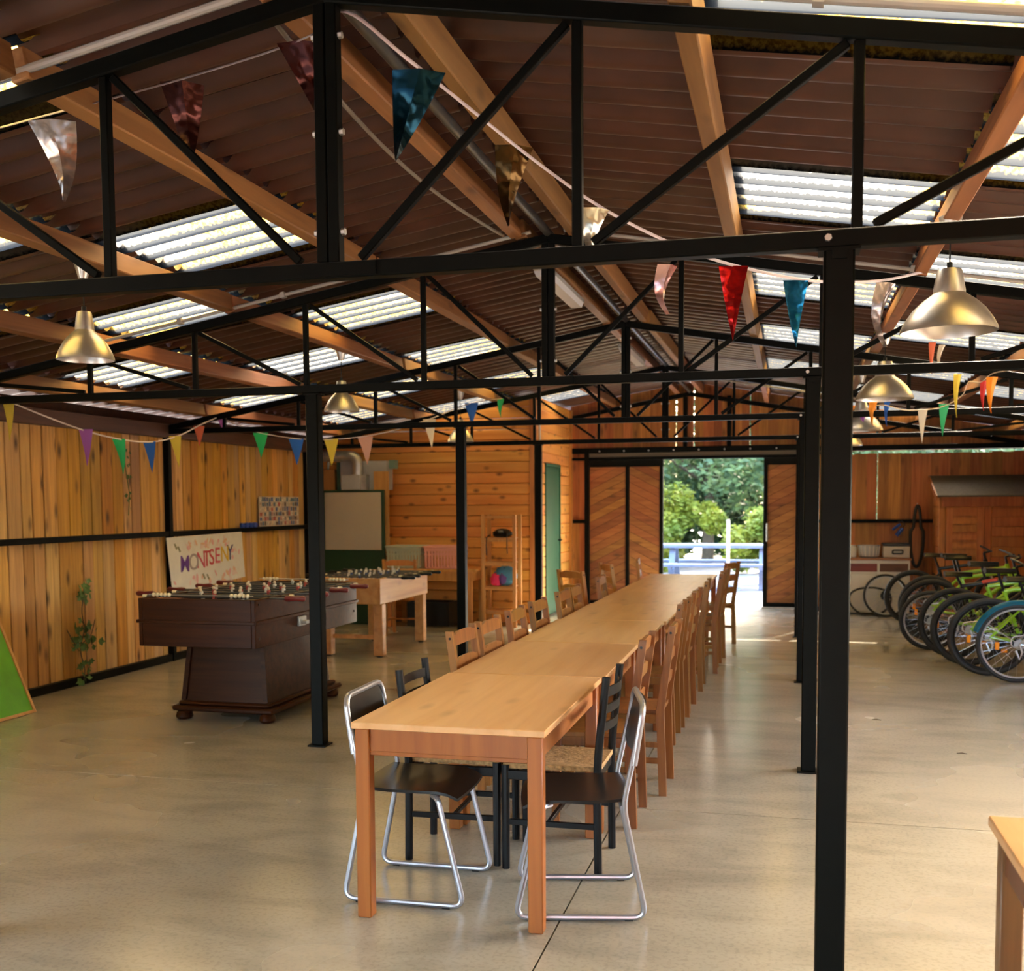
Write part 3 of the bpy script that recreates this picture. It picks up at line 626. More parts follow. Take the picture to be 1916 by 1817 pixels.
def smooth_path(P, rad=.05, n=5):
    out = [Vector(P[0])]
    for i in range(1, len(P)-1):
        a, b_, c = Vector(P[i-1]), Vector(P[i]), Vector(P[i+1]); d1_ = (a-b_); d2_ = (c-b_); r = min(rad, d1_.length*.45, d2_.length*.45)
        s0, s1 = b_+d1_.normalized()*r, b_+d2_.normalized()*r
        for k in range(n+1): t = k/n; out.append(s0*(1-t)**2+b_*2*t*(1-t)+s1*t*t)
    out.append(Vector(P[-1])); return out
def make_tubechair(label):
    t = thing('tubular_chair', label, 'chair', (0,0,0), None, 'black and silver tube chairs')
    for s in (-1, 1):
        y = s*.215
        ob('side_frame', G().tube(smooth_path([(-.235, y*.93, .76), (-.165, y*.96, .43), (-.25, y, .012), (.235, y, .012), (.135, y, .425), (.10, y*.8, .425)], .05, 6), .011, 10), m_chrome, t)
        ob('foot_cap', G().b2((-.20, y-.008, 0), (-.17, y+.008, .006)), m_black, t); ob('foot_cap', G().b2((.15, y-.008, 0), (.18, y+.008, .006)), m_black, t)
    ob('back_hoop', G().tube(smooth_path([(-.205, -.205, .58), (-.240, -.20, .80), (-.240, .20, .80), (-.205, .205, .58)], .06, 6), .012, 10), m_chrome, t)
    ob('cross_tube', G().cyl((.12, -.20, .425), (.12, .20, .425), .010).cyl((-.165, -.2, .42), (-.165, .2, .42), .010), m_chrome, t)
    g = G(); v = []; f = []; nx, ny = 10, 10
    for lay in (0, 1):
        for i in range(nx+1):
            for j in range(ny+1):
                u = -1+2*i/nx; w = -1+2*j/ny; x = .01+.205*u*(1-.05*w*w); yy = .205*w*(1-.10*max(0, u)**3-.06*max(0, -u)**3)
                z = .448-.012*(1-w*w)*(1-u*u)-.028*max(0, u-.55)**2*5+.012*max(0, -u-.5)-lay*.011
                v.append((x, yy, z))
    o_ = (nx+1)*(ny+1)
    for i in range(nx):
        for j in range(ny):
            a = i*(ny+1)+j; f.append((a, a+ny+1, a+ny+2, a+1)); f.append((o_+a, o_+a+1, o_+a+ny+2, o_+a+ny+1))
    for i in range(nx):
        for a, e in ((i*(ny+1), (i+1)*(ny+1)), ((i+1)*(ny+1)+ny, i*(ny+1)+ny)): f.append((a, a+o_, e+o_, e))
    for j in range(ny):
        for a, e in ((j+1, j), (nx*(ny+1)+j, nx*(ny+1)+j+1)): f.append((a, a+o_, e+o_, e))
    ob('seat', g.add(v, f), m_black, t)
    g = G(); v = []; f = []
    for k in range(11):
        w = -1+2*k/10; y = .195*w; cx_ = -.018*(1-w*w)
        for (z, dx) in ((.575, -.207), (.60, -.211), (.78, -.238), (.795, -.240)):
            zz = z-(.03*max(0, abs(w)-.8)*5*(1 if z > .7 else -1)); v.append((dx+cx_-.006, y, zz)); v.append((dx+cx_+.006, y, zz))
    for k in range(10):
        a, e = k*8, (k+1)*8
        for q in range(3):
            f.append((a+2*q, a+2*q+2, e+2*q+2, e+2*q)); f.append((a+2*q+1, e+2*q+1, e+2*q+3, a+2*q+3))
        f.append((a, e, e+1, a+1)); f.append((a+6, a+7, e+7, e+6))
    ob('backrest', g.add(v, f), m_black, t); return t
tc0 = make_tubechair('black seated silver tube chair at the near right corner of the table')
tc0.location = (.60, 4.04, 0); tc0.rotation_euler = (0, 0, math.pi+.22)
dup(tc0, (-.035, 4.04, 0), .02, 'black seated silver tube chair at the near left corner of the table')
def make_blackchair(label):
    t = thing('rush_seat_chair', label, 'chair', (0,0,0), None, 'black wooden chairs with rush seats')
    for s in (-1, 1):
        y = s*.185
        ob('rear_post', G().tube(smooth_path([(-.20, y, 0), (-.195, y, .45), (-.235, y, .83)], .12, 5), .017, 10), m_blackw, t)
        ob('front_leg', G().cyl((.195, y, 0), (.195, y, .445), .017, .018, 10), m_blackw, t)
        ob('side_rail', G().b2((-.19, y-.010, .385), (.195, y+.010, .425), 0, .003), m_blackw, t)
        ob('side_stretcher', G().b2((-.19, y-.008, .19), (.195, y+.008, .215), 0, .002), m_blackw, t)
    for x in (-.19, .195): ob('cross_rail', G().b2((x-.010, -.18, .385), (x+.010, .18, .425), 0, .003), m_blackw, t)
    ob('cross_stretcher', G().b2((0, -.18, .20), (.016, .18, .22), 0, .002), m_blackw, t)
    g = G(); V = [(-.205, -.175, .43), (.205, -.185, .43), (.205, .185, .43), (-.205, .175, .43)]; c = (0, 0, .438)
    ob('seat', g.add(V+[c]+[(a, b_, .455-.004) for a, b_, _ in V], [(5,6,4), (6,7,4), (7,8,4), (8,5,4), (0,1,6,5), (1,2,7,6), (2,3,8,7), (3,0,5,8), (3,2,1,0)]), m_rush, t, smooth=False)
    for z0, z1 in ((.745, .785), (.675, .71), (.60, .635)):
        f = ((z0+z1)/2-.45)/.38; xb = -.195-.04*f; v = []; fc = []
        for k in range(9):
            w = -1+2*k/8; x = xb-.030*(1-w*w); y = .178*w
            for a, z in ((0, z0), (.010, z0), (.010, z1), (0, z1)): v.append((x+a-.005, y, z))
        for k in range(8):
            for q in range(4): q2 = (q+1) % 4; fc.append((k*4+q, k*4+q2, k*4+4+q2, k*4+4+q))
        ob('back_slat', G().add(v, fc+[(0,3,2,1), (32,33,34,35)]), m_blackw, t)
    return t
bc0 = make_blackchair('black ladder-back chair with rush seat on the right, behind the tube chair')
bc0.location = (.435, 4.51, 0); bc0.rotation_euler = (0, 0, math.pi)
dup(bc0, (-.005, 4.53, 0), .03, 'black ladder-back chair with rush seat on the left of the near table')

# ================================================================== FOOSBALL TABLES
def man_mesh(mats):
    g = G().prism([(-.014, -.075), (.014, -.075), (.010, -.02), (.016, .022), (-.016, .022), (-.010, -.02)], (0, .008, 0), (1,0,0), (0,0,1), .016)
    g.ball((0,0,.036), .013, 8, 6, 1); return mesh('player', g, mats)
skin = plain('player_pale', (.62,.50,.36), .5); kitr = plain('player_kit_red', (.35,.06,.05), .5); kitw = plain('player_kit_white', (.62,.60,.55), .5); kitb = plain('player_kit_blue', (.05,.08,.20), .5)
m_rod = plain('dull_rod', (.07,.07,.07), .45, .5)
def foos_top(t, W2, L, zf, zr, zt, handle, hm, men, nrod=8, out=.16):
    counts = [1, 2, 3, 5, 5, 3, 2, 1] if nrod == 8 else [1, 3, 5, 5, 3, 1]
    for k in range(nrod):
        y = .12+(L-.24)*(k+.5)/nrod; side = 1 if k % 2 == 0 else -1; sh = random.uniform(-.04, .04)
        r = ob('rod', G().cyl((-W2-out*.75+sh, 0, 0), (W2+out*.75+sh, 0, 0), .008, None, 8), m_rod, t, (0, y, zr), (random.uniform(-.6, .6), 0, 0))
        ob('handle', G().lathe([(.001, 0), (.017, .004), (.021, .03), (.016, .08), (.020, .135), (.012, .15), (.001, .151)], 10, (side*(W2+out*.6)+sh, 0, 0), 0, Matrix.Rotation(side*math.pi/2, 3, 'Y')), handle, r)
        ob('rod_stop', G().cyl((-side*(W2+out*.55)+sh, 0, 0), (-side*(W2+out*.75)+sh, 0, 0), .012, None, 8), m_cream, r)
        for q in range(counts[k]):
            x = (q-(counts[k]-1)/2)*(W2*1.7/(counts[k]+.4))+sh; link('player', men[k % 2 if nrod == 8 else k % 2], r, (x, 0, 0), math.pi/2)
ft = thing('foosball_table', 'dark walnut foosball table on a heavy pedestal at left', 'foosball table', (-2.51, 6.53, 0), math.radians(-.5))
W2, L = .445, 1.72
ob('cabinet', G().b2((-W2, 0, .575), (-W2+.03, L, .905), 0, .004).b2((W2-.03, 0, .575), (W2, L, .905), 0, .004).b2((-W2+.03, 0, .575), (W2-.03, .03, .905), 0, .004).b2((-W2+.03, L-.03, .575), (W2-.03, L, .905), 0, .004).b2((-W2+.03, .03, .575), (W2-.03, L-.03, .62)), m_dark, ft)
ob('moulding', G().b2((-W2-.012, -.012, .735), (-W2, L+.012, .758), 0, .003).b2((W2, -.012, .735), (W2+.012, L+.012, .758), 0, .003).b2((-W2, -.012, .735), (W2, 0, .758), 0, .003), m_dark, ft)
ob('playfield', G().b2((-W2+.03, .10, .77), (W2-.03, L-.10, .785)), m_felt, ft)
ob('end_ledge', G().b2((-W2+.03, .03, .845), (W2-.03, .12, .865)).b2((-W2+.03, L-.12, .845), (W2-.03, L-.03, .865)), m_dark, ft)
pale = wood('worn_rim', (.55,.28,.11), (.42,.19,.07), 'y', .4)
ob('rim_strip', G().b2((-W2+.03, .03, .868), (-W2+.075, L-.03, .892), 0, .003).b2((W2-.075, .03, .868), (W2-.03, L-.03, .892), 0, .003), pale, ft)
foos_top(ft, W2, L, .785, .90, .905, m_red, None, [man_mesh([kitr, skin]), man_mesh([kitw, skin])])
for yy in (.06, L-.06):
    c_ = ob('score_counter', G().cyl((-.40, yy, .925), (.40, yy, .925), .004, None, 6), m_chrome, ft)
    for q in range(5): ob('score_bead', G().ball((-.36+q*.03, yy, .925), .015, 10, 6), m_cream, c_)
    for q in range(5): ob('score_bead', G().ball((.24+q*.03, yy, .925), .015, 10, 6), m_cream, c_)
pts = [(-.33, .36, .12), (.33, .36, .12), (.33, 1.42, .12), (-.33, 1.42, .12)]; tp = [(-.29, .40, .578), (.29, .40, .578), (.29, 1.38, .578), (-.29, 1.38, .578)]
ob('pedestal', G().add(pts+tp, [(3,2,1,0), (4,5,6,7), (0,1,5,4), (1,2,6,5), (2,3,7,6), (3,0,4,7)]), m_dark, ft)
for sx in (-1, 1): ob('pedestal_corner_strip', G().bar((sx*.325, .352, .14), (sx*.285, .392, .57), .035, .02, (0,1,0)), m_dark, ft)
ob('plinth', G().b2((-.40, .30, .065), (.40, 1.50, .105), 0, .012).b2((-.365, .33, .105), (.365, 1.46, .135), 0, .012), m_dark, ft)
for sx in (-1, 1):
    for yy in (.36, 1.44): ob('bun_foot', G().lathe([(.001, 0), (.05, .003), (.062, .02), (.055, .05), (.04, .066)], 14, (sx*.33, yy, 0)), m_dark, ft)
ob('coin_slide', G().b2((W2, .62, .66), (W2+.02, .74, .73), 0, .004).b2((W2+.02, .65, .675), (W2+.06, .71, .70), 0, .004), m_galv, ft)
ob('screw_head', G().cyl((W2, .05, .87), (W2+.006, .05, .87), .008, None, 8).cyl((W2, .05, .64), (W2+.006, .05, .64), .008, None, 8).cyl((W2, L-.06, .67), (W2+.006, L-.06, .67), .008, None, 8), m_black, ft)
f2 = thing('foosball_table', 'pale pine foosball table on four square legs, behind the dark one', 'foosball table', (-2.87, 10.03, 0), math.radians(-.5))
W2, L = .33, 1.42
ob('cabinet', G().b2((-W2, 0, .54), (-W2+.03, L, .80), 0, .004).b2((W2-.03, 0, .54), (W2, L, .80), 0, .004).b2((-W2+.03, 0, .54), (W2-.03, .03, .80), 0, .004).b2((-W2+.03, L-.03, .54), (W2-.03, L, .80), 0, .004).b2((-W2+.03, .03, .54), (W2-.03, L-.03, .58)), m_pine2, f2)
ob('playfield', G().b2((-W2+.03, .03, .68), (W2-.03, L-.03, .695)), plain('field_grey', (.35,.38,.38), .4), f2)
for sx in (-1, 1):
    for yy in (.05, L-.15): ob('leg', G().b2((sx*(W2-.05)-.05, yy, .015), (sx*(W2-.05)+.05, yy+.10, .54), 0, .005), m_pine2, f2); ob('foot', G().cyl((sx*(W2-.05), yy+.05, 0), (sx*(W2-.05), yy+.05, .016), .03), m_black, f2)
ob('leg_brace', G().b2((-W2+.08, .10, .18), (W2-.08, .13, .22)), m_pine2, f2)
ob('ball_return', G().b2((-.06, -.012, .60), (.06, 0, .66), 0, .004), m_black, f2)
foos_top(f2, W2, L, .69, .80, .80, m_black, None, [man_mesh([kitb, kitw]), man_mesh([kitw, kitw])], 8, .20)

# ================================================================== LEFT SIDE THINGS
# green board leaning on the wall at the left edge
lb_ = thing('notice_board', 'bright green framed board leaning on the plank wall, paper pinned on it', 'board', (-4.07, 6.86, 0), None)
m_lime_board = plain('lime_board', (.10,.34,.012), .45, 0, .2, 4)
tilt = math.radians(23); Ux = Vector((0, -1, 0)); Vx = Vector((-math.sin(tilt), 0, math.cos(tilt))); Nb = Ux.cross(Vx)
def onb(u, v, n_=0): return Ux*u+Vx*v+Nb*n_
sgn_n = 1 if Nb.x > 0 else -1
ob('panel', G().prism([(0, 0), (1.3, 0), (1.3, 1.0), (0, 1.0)], (0,0,0), Ux, Vx, .012*1), m_lime_board, lb_)
fg = G()
for a, b_ in (((0, 0), (1.3, .022)), ((0, 0), (.022, 1.0)), ((0, .978), (1.3, 1.0)), ((1.278, 0), (1.3, 1.0))):
    fg.prism([a, (b_[0], a[1]), b_, (a[0], b_[1])], Nb*-.01, Ux, Vx, .032)
ob('wooden_frame', fg, m_shelf, lb_)
shp = ob('paper_sheet', G().prism([(.17, .17), (.95, .17), (.95, .90), (.17, .90)], Nb*.012, Ux, Vx, .002), m_paper, lb_)

def text_mesh(txt, size, mat, name='lettering', ext=.0015, bold=.0):
    cu = bpy.data.curves.new('txt', 'FONT'); cu.body = txt; cu.size = size; cu.extrude = ext; cu.offset = bold; cu.align_x = 'LEFT'
    o = bpy.data.objects.new('txt', cu); COL.objects.link(o); dg = bpy.context.evaluated_depsgraph_get()
    me = bpy.data.meshes.new_from_object(o.evaluated_get(dg)); bpy.data.objects.remove(o); me.name = name; me.materials.clear(); me.materials.append(mat); return me
ink = plain('brown_ink', (.30,.20,.12), .8); 
def place_text(par, txt, size, mat, P, Ud, Vd, ext=.0015, bold=0.0):
    me = text_mesh(txt, size, mat, 'lettering', ext, bold); o = link('lettering', me, par)
    Nn = Ud.cross(Vd).normalized(); mt = Matrix((Ud.normalized(), Vd.normalized(), Nn)).transposed().to_4x4(); mt.translation = P; o.matrix_local = mt; return o
for (tx, u, v) in (('A', .30, .68), ('Y D', .36, .56), ('VOLB', .44, .42), ('LCIA', .44, .27)):
    place_text(lb_, tx, .10, ink, onb(u, v, .0165), -Ux, Vx)

# montseny poster on the wall
ps = thing('hand_painted_poster', 'white hand-painted paper poster reading MONTSENY on the plank wall', 'poster', (-XW+.062, 9.40, .70))
P4 = [(.03, -.03), (1.50, .04), (1.44, .545), (-.06, .525)]
ob('paper', G().prism(P4, (0,0,0), (0,1,0), (0,0,1), .004), m_paper, ps)
pc = {k: plain('poster_'+k, c, .8) for k, c in dict(purple=(.16,.06,.32), grey=(.36,.30,.30), red=(.55,.06,.07), crimson=(.60,.10,.14), yellow=(.66,.42,.015), navy=(.08,.07,.18), pink=(.72,.40,.40), orange=(.72,.45,.30), blush=(.74,.58,.53), olive=(.25,.24,.14)).items()}
Up = Vector((0,1,0)); Vp = Vector((0,0,1)); u = .17
for i, (chx, cn) in enumerate(zip('MONTSENY', ('purple', 'grey', 'crimson', 'red', 'red', 'crimson', 'yellow', 'navy'))):
    place_text(ps, chx, .235, pc[cn], Vector((.0055, u, .175+.012*i*.9)), Up, (Vp+Up*.02), .0015, .0012); u += {'M': .165, 'O': .145, 'N': .135, 'T': .115, 'S': .115, 'E': .12}.get(chx, .13)
for k in range(46):
    zone = random.random(); cn = random.choice(('pink', 'blush', 'orange', 'pink', 'blush'))
    if zone < .5: uu, vv = random.uniform(.25, 1.15), random.uniform(.41, .47)
    elif zone < .75: uu, vv = random.uniform(1.18, 1.40), random.uniform(.10, .42)
    else: uu, vv = random.uniform(.05, 1.3), random.uniform(.02, .13)
    a = random.uniform(0, 3.1); r1_, r2_ = random.uniform(.02, .06), random.uniform(.012, .026)
    pol = [(uu+r1_*math.cos(q*math.pi/4)*math.cos(a)-r2_*math.sin(q*math.pi/4)*math.sin(a), vv+r1_*math.cos(q*math.pi/4)*math.sin(a)+r2_*math.sin(q*math.pi/4)*math.cos(a)) for q in range(8)]
    ob('paint_dab', G().prism(pol, (.004, 0, 0), (0,1,0), (0,0,1), .0008+k*.00001), pc[cn], ps)
for (uu, vv, cn) in ((.10, .43, 'olive'), (.16, .40, 'olive'), (.62, .10, 'olive'), (.70, .09, 'olive'), (.86, .12, 'pink'), (.36, .44, 'orange'), (.48, .455, 'orange')):
    ob('paint_dab', G().prism([(uu-.03, vv+.03), (uu+.012, vv-.03), (uu+.035, vv-.02), (uu-.005, vv+.035)], (.004,0,0), (0,1,0), (0,0,1), .0016), pc[cn], ps)
# photo collage
cg = thing('photo_collage', 'collage of small coloured photos standing on the wall rail', 'poster', (-XW+.03, 11.32, 1.29))
ob('backing', G().b2((0, 0, 0), (.008, 1.04, .345)), plain('collage_card', (.55,.48,.42), .6), cg)
cols = [(.05,.10,.30), (.40,.07,.06), (.55,.40,.30), (.20,.16,.18), (.60,.56,.50), (.10,.06,.06), (.45,.22,.20), (.08,.16,.26), (.62,.50,.36)]
mc = [plain('photo_print_%s' % 'abcdefghi'[i], c, .4, 0, .5, 40) for i, c in enumerate(cols)]
for r in range(6):
    for c in range(18):
        mt = random.choice(mc) if r < 5 else random.choice((mc[0], mc[7], mc[4]))
        ob('photo', G().b2((.008, .01+c*.057, .008+r*.056), (.0095, .01+c*.057+random.uniform(.035, .055), .008+r*.056+random.uniform(.038, .054))), mt, cg)
bt = thing('blue_clip_rack', 'row of small blue plastic clips on the wall rail beside the photo collage', 'clips', (-XW+.03, 10.86, 1.285))
for k in range(4): ob('clip', G().b2((0, k*.10, 0), (.03, k*.10+.075, .055), 0, .006).b2((.008, k*.10+.075, .015), (.022, k*.10+.10, .03)), m_blue, bt)
# ivy
iv = thing('ivy_plant', 'green ivy climbing the plank wall from the floor edge', 'plant', (-XW+.065, 7.98, 0))
stem = [(.0, .02, 0), (.005, .05, .15), (.0, -.02, .30), (.005, .06, .48), (.0, .02, .65), (.005, .10, .86)]
ob('stem', G().tube(smooth_path(stem, .08, 3), .005, 6).tube(smooth_path([(0, -.02, .30), (.01, -.13, .42), (.005, -.18, .5)], .04, 3), .004, 6).tube(smooth_path([(0, .0, .35), (.01, .14, .42), (.006, .2, .55)], .04, 3), .004, 6), plain('ivy_stem', (.09,.06,.03), .8), iv)
lf = mesh('leaf', G().add([(0,0,0), (.022,.0,.010), (.036,.004,.036), (.014,.002,.040), (0,.006,.068), (-.014,.002,.040), (-.036,.004,.036), (-.022,0,.010), (0,.008,.03)], [(0,1,8), (1,2,8), (2,3,8), (3,4,8), (4,5,8), (5,6,8), (6,7,8), (7,0,8)]), m_ivy, False)
for k in range(70):
    z = random.choice((random.uniform(.02, .2), random.uniform(.25, .55), random.uniform(.3, .5), random.uniform(.7, .9)))
    sp_ = .16 if .22 < z < .58 else .06
    o = link('leaf', lf, iv, (random.uniform(.005, .04), random.uniform(-sp_, sp_)+.04, z), (random.uniform(-.6, .4), random.uniform(-2.2, 2.2), math.pi/2+random.uniform(-.7, .7))); q = random.uniform(.7, 1.15); o.scale = (q, q, q)
iv2 = thing('ivy_sprig', 'thin pale ivy sprig hanging on the upper plank wall', 'plant', (-XW+.02, 8.80, 1.45))
ob('stem', G().tube([(0, 0, 0), (.005, .02, .2), (0, -.03, .45), (.004, -.04, .6)], .004, 6), m_ivy, iv2)
for k in range(14): o = link('leaf', lf, iv2, (random.uniform(.005, .02), random.uniform(-.05, .04), random.uniform(0, .62)), (random.uniform(-.6, .4), random.uniform(-2.2, 2.2), math.pi/2)); o.scale = (.55, .55, .55)

# green standing board with beige panel, cupboard and ventilation unit behind
gb = thing('display_board', 'tall dark green standing board with a beige panel, in front of the cabin', 'board', (-4.0, 12.86, 0))
ob('green_panel', G().b2((-.42, 0, 0), (.42, .04, 1.72), 0, .004), m_green, gb)
ob('beige_panel', G().b2((-.385, -.012, .955), (.385, 0, 1.69), 0, .003), m_board, gb)
ob('handle', G().cyl((-.43, -.02, 1.30), (-.43, -.05, 1.30), .03), m_black, gb)
cu = thing('plywood_cupboard', 'tall plain plywood cupboard standing behind the green board', 'cupboard', (-3.94, 13.12, 0))
ob('carcass', G().b2((-.45, -.16, 0), (.20, .18, 1.72), 0, .003), m_ply, cu); ob('side_panel', G().b2((.20, -.195, 0), (.40, -.168, 1.955), 0, .003), m_ply, cu)
hv = thing('ventilation_unit', 'grey metal ventilation unit with a curved silver duct, above the green board', 'ventilation unit', (-3.94, 13.06, 1.722))
ob('housing', G().b2((-.27, -.1, 0), (.36, .14, .37), 0, .006), m_grey, hv)
ob('front_box', G().b2((-.20, -.24, .0), (.06, -.1, .19), 0, .006), m_grey, hv); ob('louvre', G().b2((.062, -.22, 0), (.13, -.1, .19)), m_galv, hv)
ob('duct', G().tube(smooth_path([(.0, -.17, .19), (.0, -.17, .43), (-.50, -.17, .43)], .2, 10), .066, 18), m_galv, hv)
ob('duct_collar', G().cyl((.0, -.17, .19), (.0, -.17, .215), .073, None, 18), m_galv, hv)
ob('green_side', G().b2((-.34, -.05, 0), (-.275, .12, .36)), plain('green_box', (.03,.10,.06), .5), hv)
ob('green_top_box', G().b2((.36, .0, .27), (.44, .12, .38)), plain('green_grey_box', (.20,.30,.22), .5), hv)
bx_ = tag(ob('wooden_box', G().b2((-.08, -.12, 0), (.08, .12, .27), 0, .004), m_ply, None, (-4.40, 13.16, 1.722)), 'small plywood box left of the ventilation unit', 'box')
# side table with baskets
st_ = thing('side_table', 'long pine side table against the cabin wall, carrying two baskets', 'table', (-2.98, 12.98, 0))
ob('tabletop', G().b2((-.54, -.33, .70), (.66, .33, .735), 0, .004), m_trimw, st_)
for x in (-.48, .57):
    for yy in (-.28, .28): ob('leg', G().b2((x-.035, yy-.035, 0), (x+.035, yy+.035, .70), 0, .003), m_trimw, st_)
ob('apron', G().b2((-.48, -.30, .585), (.61, -.275, .70)).b2((.58, -.28, .585), (.605, .28, .70)), m_trimw, st_)
def basket(x, col, nm, lab):
    m = plain(nm, col, .5); t = thing('laundry_basket', lab, 'basket', (x, 12.88, .735), None, 'plastic baskets on the side table')
    w, d, h = .232, .19, .27
    ob('rim', G().tube(smooth_path([(-w,-d,h), (w,-d,h), (w,d,h), (-w,d,h), (-w,-d,h)], .05, 4), .014, 8), m, t)
    ob('base', G().b2((-w+.02, -d+.02, 0), (w-.02, d-.02, .02), 0, .004), m, t)
    ob('band', G().b2((-w+.004, -d+.002, .165), (w-.004, -d+.012, .185)).b2((-w+.004, d-.012, .165), (w-.004, d-.002, .185)).b2((-w+.003, -d, .165), (-w+.012, d, .185)).b2((w-.012, -d, .165), (w-.003, d, .185)), m, t)
    ob('upper_band', G().b2((-w+.004, -d+.002, .215), (w-.004, -d+.012, .27)).b2((-w+.003, -d, .215), (-w+.012, d, .27)).b2((w-.012, -d, .215), (w-.003, d, .27)), m, t)
    sl = mesh('slat', G().b2((-.012, 0, .01), (.012, .008, .27)), m)
    for k in range(11): link('slat', sl, t, (-w+.03+k*(2*w-.06)/10, -d+.004, 0)); link('slat', sl, t, (-w+.03+k*(2*w-.06)/10, d-.012, 0))
    for k in range(7): link('slat', sl, t, (w-.004, -d+.04+k*(2*d-.08)/6, 0), math.pi/2); link('slat', sl, t, (-w+.012, -d+.04+k*(2*d-.08)/6, 0), math.pi/2)
basket(-3.265, (.45,.47,.33), 'sage_plastic', 'sage green plastic basket on the side table'); basket(-2.765, (.80,.36,.27), 'pink_plastic', 'pink plastic basket on the side table')
tag(ob('dark_crate', G().b2((-.28, -.18, 0), (.28, -.165, .30)).b2((-.28, .165, 0), (.28, .18, .30)).b2((-.28, -.165, 0), (-.265, .165, .30)).b2((.265, -.165, 0), (.28, .165, .30)).b2((-.265, -.165, 0), (.265, .165, .015)), m_black, None, (-3.0, 13.02, 0)), 'dark crate on the floor under the side table', 'crate')
# slatted shelf
sh = thing('shelf_unit', 'narrow open pine shelf unit against the cabin wall', 'shelf', (-2.08, 13.02, 0))
for x in (-.20, .20):
    for yy in (-.14, .14): ob('upright', G().b2((x-.022, yy-.020, 0), (x+.022, yy+.020, 1.40), 0, .003), m_shelf, sh)
for z in (.20, .50, .80, 1.10, 1.385):
    for yy in (-.14, .14): ob('shelf_rail', G().b2((-.185, yy-.010, z-.035), (.185, yy+.010, z), 0, .002), m_shelf, sh)
    if z < 1.3:
        for k in range(5): ob('shelf_slat', G().b2((-.185, -.125+k*.052, z), (.185, -.125+k*.052+.042, z+.012)), m_shelf, sh)
def lump(g, c, s, seed, mi=0):
    rnd = random.Random(seed); n, m = 14, 9; V = []; Fc = []
    for k in range(m+1):
        for i in range(n):
            th = math.pi*k/m; ph = 2*math.pi*i/n; q = 1+rnd.uniform(-.14, .14)
            V.append((c[0]+s[0]*math.sin(th)*math.cos(ph)*q, c[1]+s[1]*math.sin(th)*math.sin(ph)*q, max(c[2]-s[2]*math.cos(th)*q, c[2]-s[2]*.95)))
    for k in range(m):
        for i in range(n): j = (i+1) % n; Fc.append((k*n+i, k*n+j, (k+1)*n+j, (k+1)*n+i))
    return g.add(V, Fc, mi)
bg_ = thing('black_bag', 'small black bag with hanging straps on the upper shelf', 'bag', (-2.06, 13.0, 1.119))
ob('body', lump(G(), (0, 0, .05), (.13, .09, .055), 3), m_black, bg_)
ob('strap', G().tube([(-.14, -.10, .03), (-.16, -.175, .0), (-.165, -.18, -.10), (-.16, -.18, -.22)], .007, 6), m_black, bg_); ob('strap', G().tube([(.08, -.09, .05), (.10, -.175, .0), (.10, -.18, -.12), (.105, -.18, -.20)], .006, 6), m_black, bg_)
hb = thing('folded_clothes', 'blue and pink clothing bundle on the middle shelf', 'clothes', (-2.06, 13.0, .512))
ob('blue_fabric', lump(G(), (.03, 0, .12), (.15, .12, .125), 5), plain('blue_fabric', (.08,.28,.48), .8), hb); ob('pink_fabric', lump(G(), (-.06, -.08, .08), (.085, .07, .08), 8), plain('pink_fabric', (.75,.03,.13), .8), hb)
ob('purple_fabric', lump(G(), (.02, -.10, .09), (.05, .05, .07), 9), plain('purple_fabric', (.12,.05,.22), .8), hb)

# ================================================================== RIGHT SIDE THINGS
stb = thing('pine_side_table', 'corner of a pine table at the lower right edge', 'table', (1.885, 2.92, 0))
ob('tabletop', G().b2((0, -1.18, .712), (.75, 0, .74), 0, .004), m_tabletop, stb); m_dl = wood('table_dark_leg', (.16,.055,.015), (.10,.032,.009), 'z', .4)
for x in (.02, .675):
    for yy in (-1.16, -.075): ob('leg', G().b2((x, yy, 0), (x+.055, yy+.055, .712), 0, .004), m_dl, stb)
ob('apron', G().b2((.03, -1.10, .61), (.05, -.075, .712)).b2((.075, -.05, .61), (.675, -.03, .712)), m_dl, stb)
# shed
sd_ = thing('garden_shed', 'small wooden shed with grey felt roof in the far right corner', 'shed', (3.30, 15.02, 0))
x1_ = 1.30
ob('carcass', G().b2((.03, .03, 0), (x1_, .70, 1.60)), m_shed, sd_)
for k in range(12): ob('side_board', G().b2((.008, .02, .03+k*.13), (.03, .70, .03+k*.13+.124), 0, .004), m_shed, sd_)
ob('corner_post', G().b2((0, 0, 0), (.075, .04, 1.60), 0, .004), m_shed, sd_); ob('centre_post', G().b2((.55, -.005, 0), (.63, .035, 1.46), 0, .004), m_shed, sd_)
ob('lintel_board', G().b2((.03, -.006, 1.46), (x1_, .036, 1.60), 0, .004), m_shed, sd_)
dd = ob('shed_door', G().b2((.085, .0, .06), (.545, .028, 1.45), 0, .003), m_shed, sd_)
ob('door_stile', G().b2((.085, -.014, .06), (.165, 0, 1.45), 0, .003).b2((.46, -.014, .06), (.545, 0, 1.45), 0, .003), m_shed, dd)
for k in range(13): ob('door_slat', G().prism([(-.022, .08+k*.105), (0, .08+k*.105), (0, .08+k*.105+.103), (-.004, .08+k*.105+.103)], (.46, 0, 0), (0,1,0), (0,0,1), -.295), m_shed, dd)
for k in range(11): ob('front_board', G().b2((.635, .0, .03+k*.13), (x1_, .03, .03+k*.13+.124), 0, .004), m_shed, sd_)
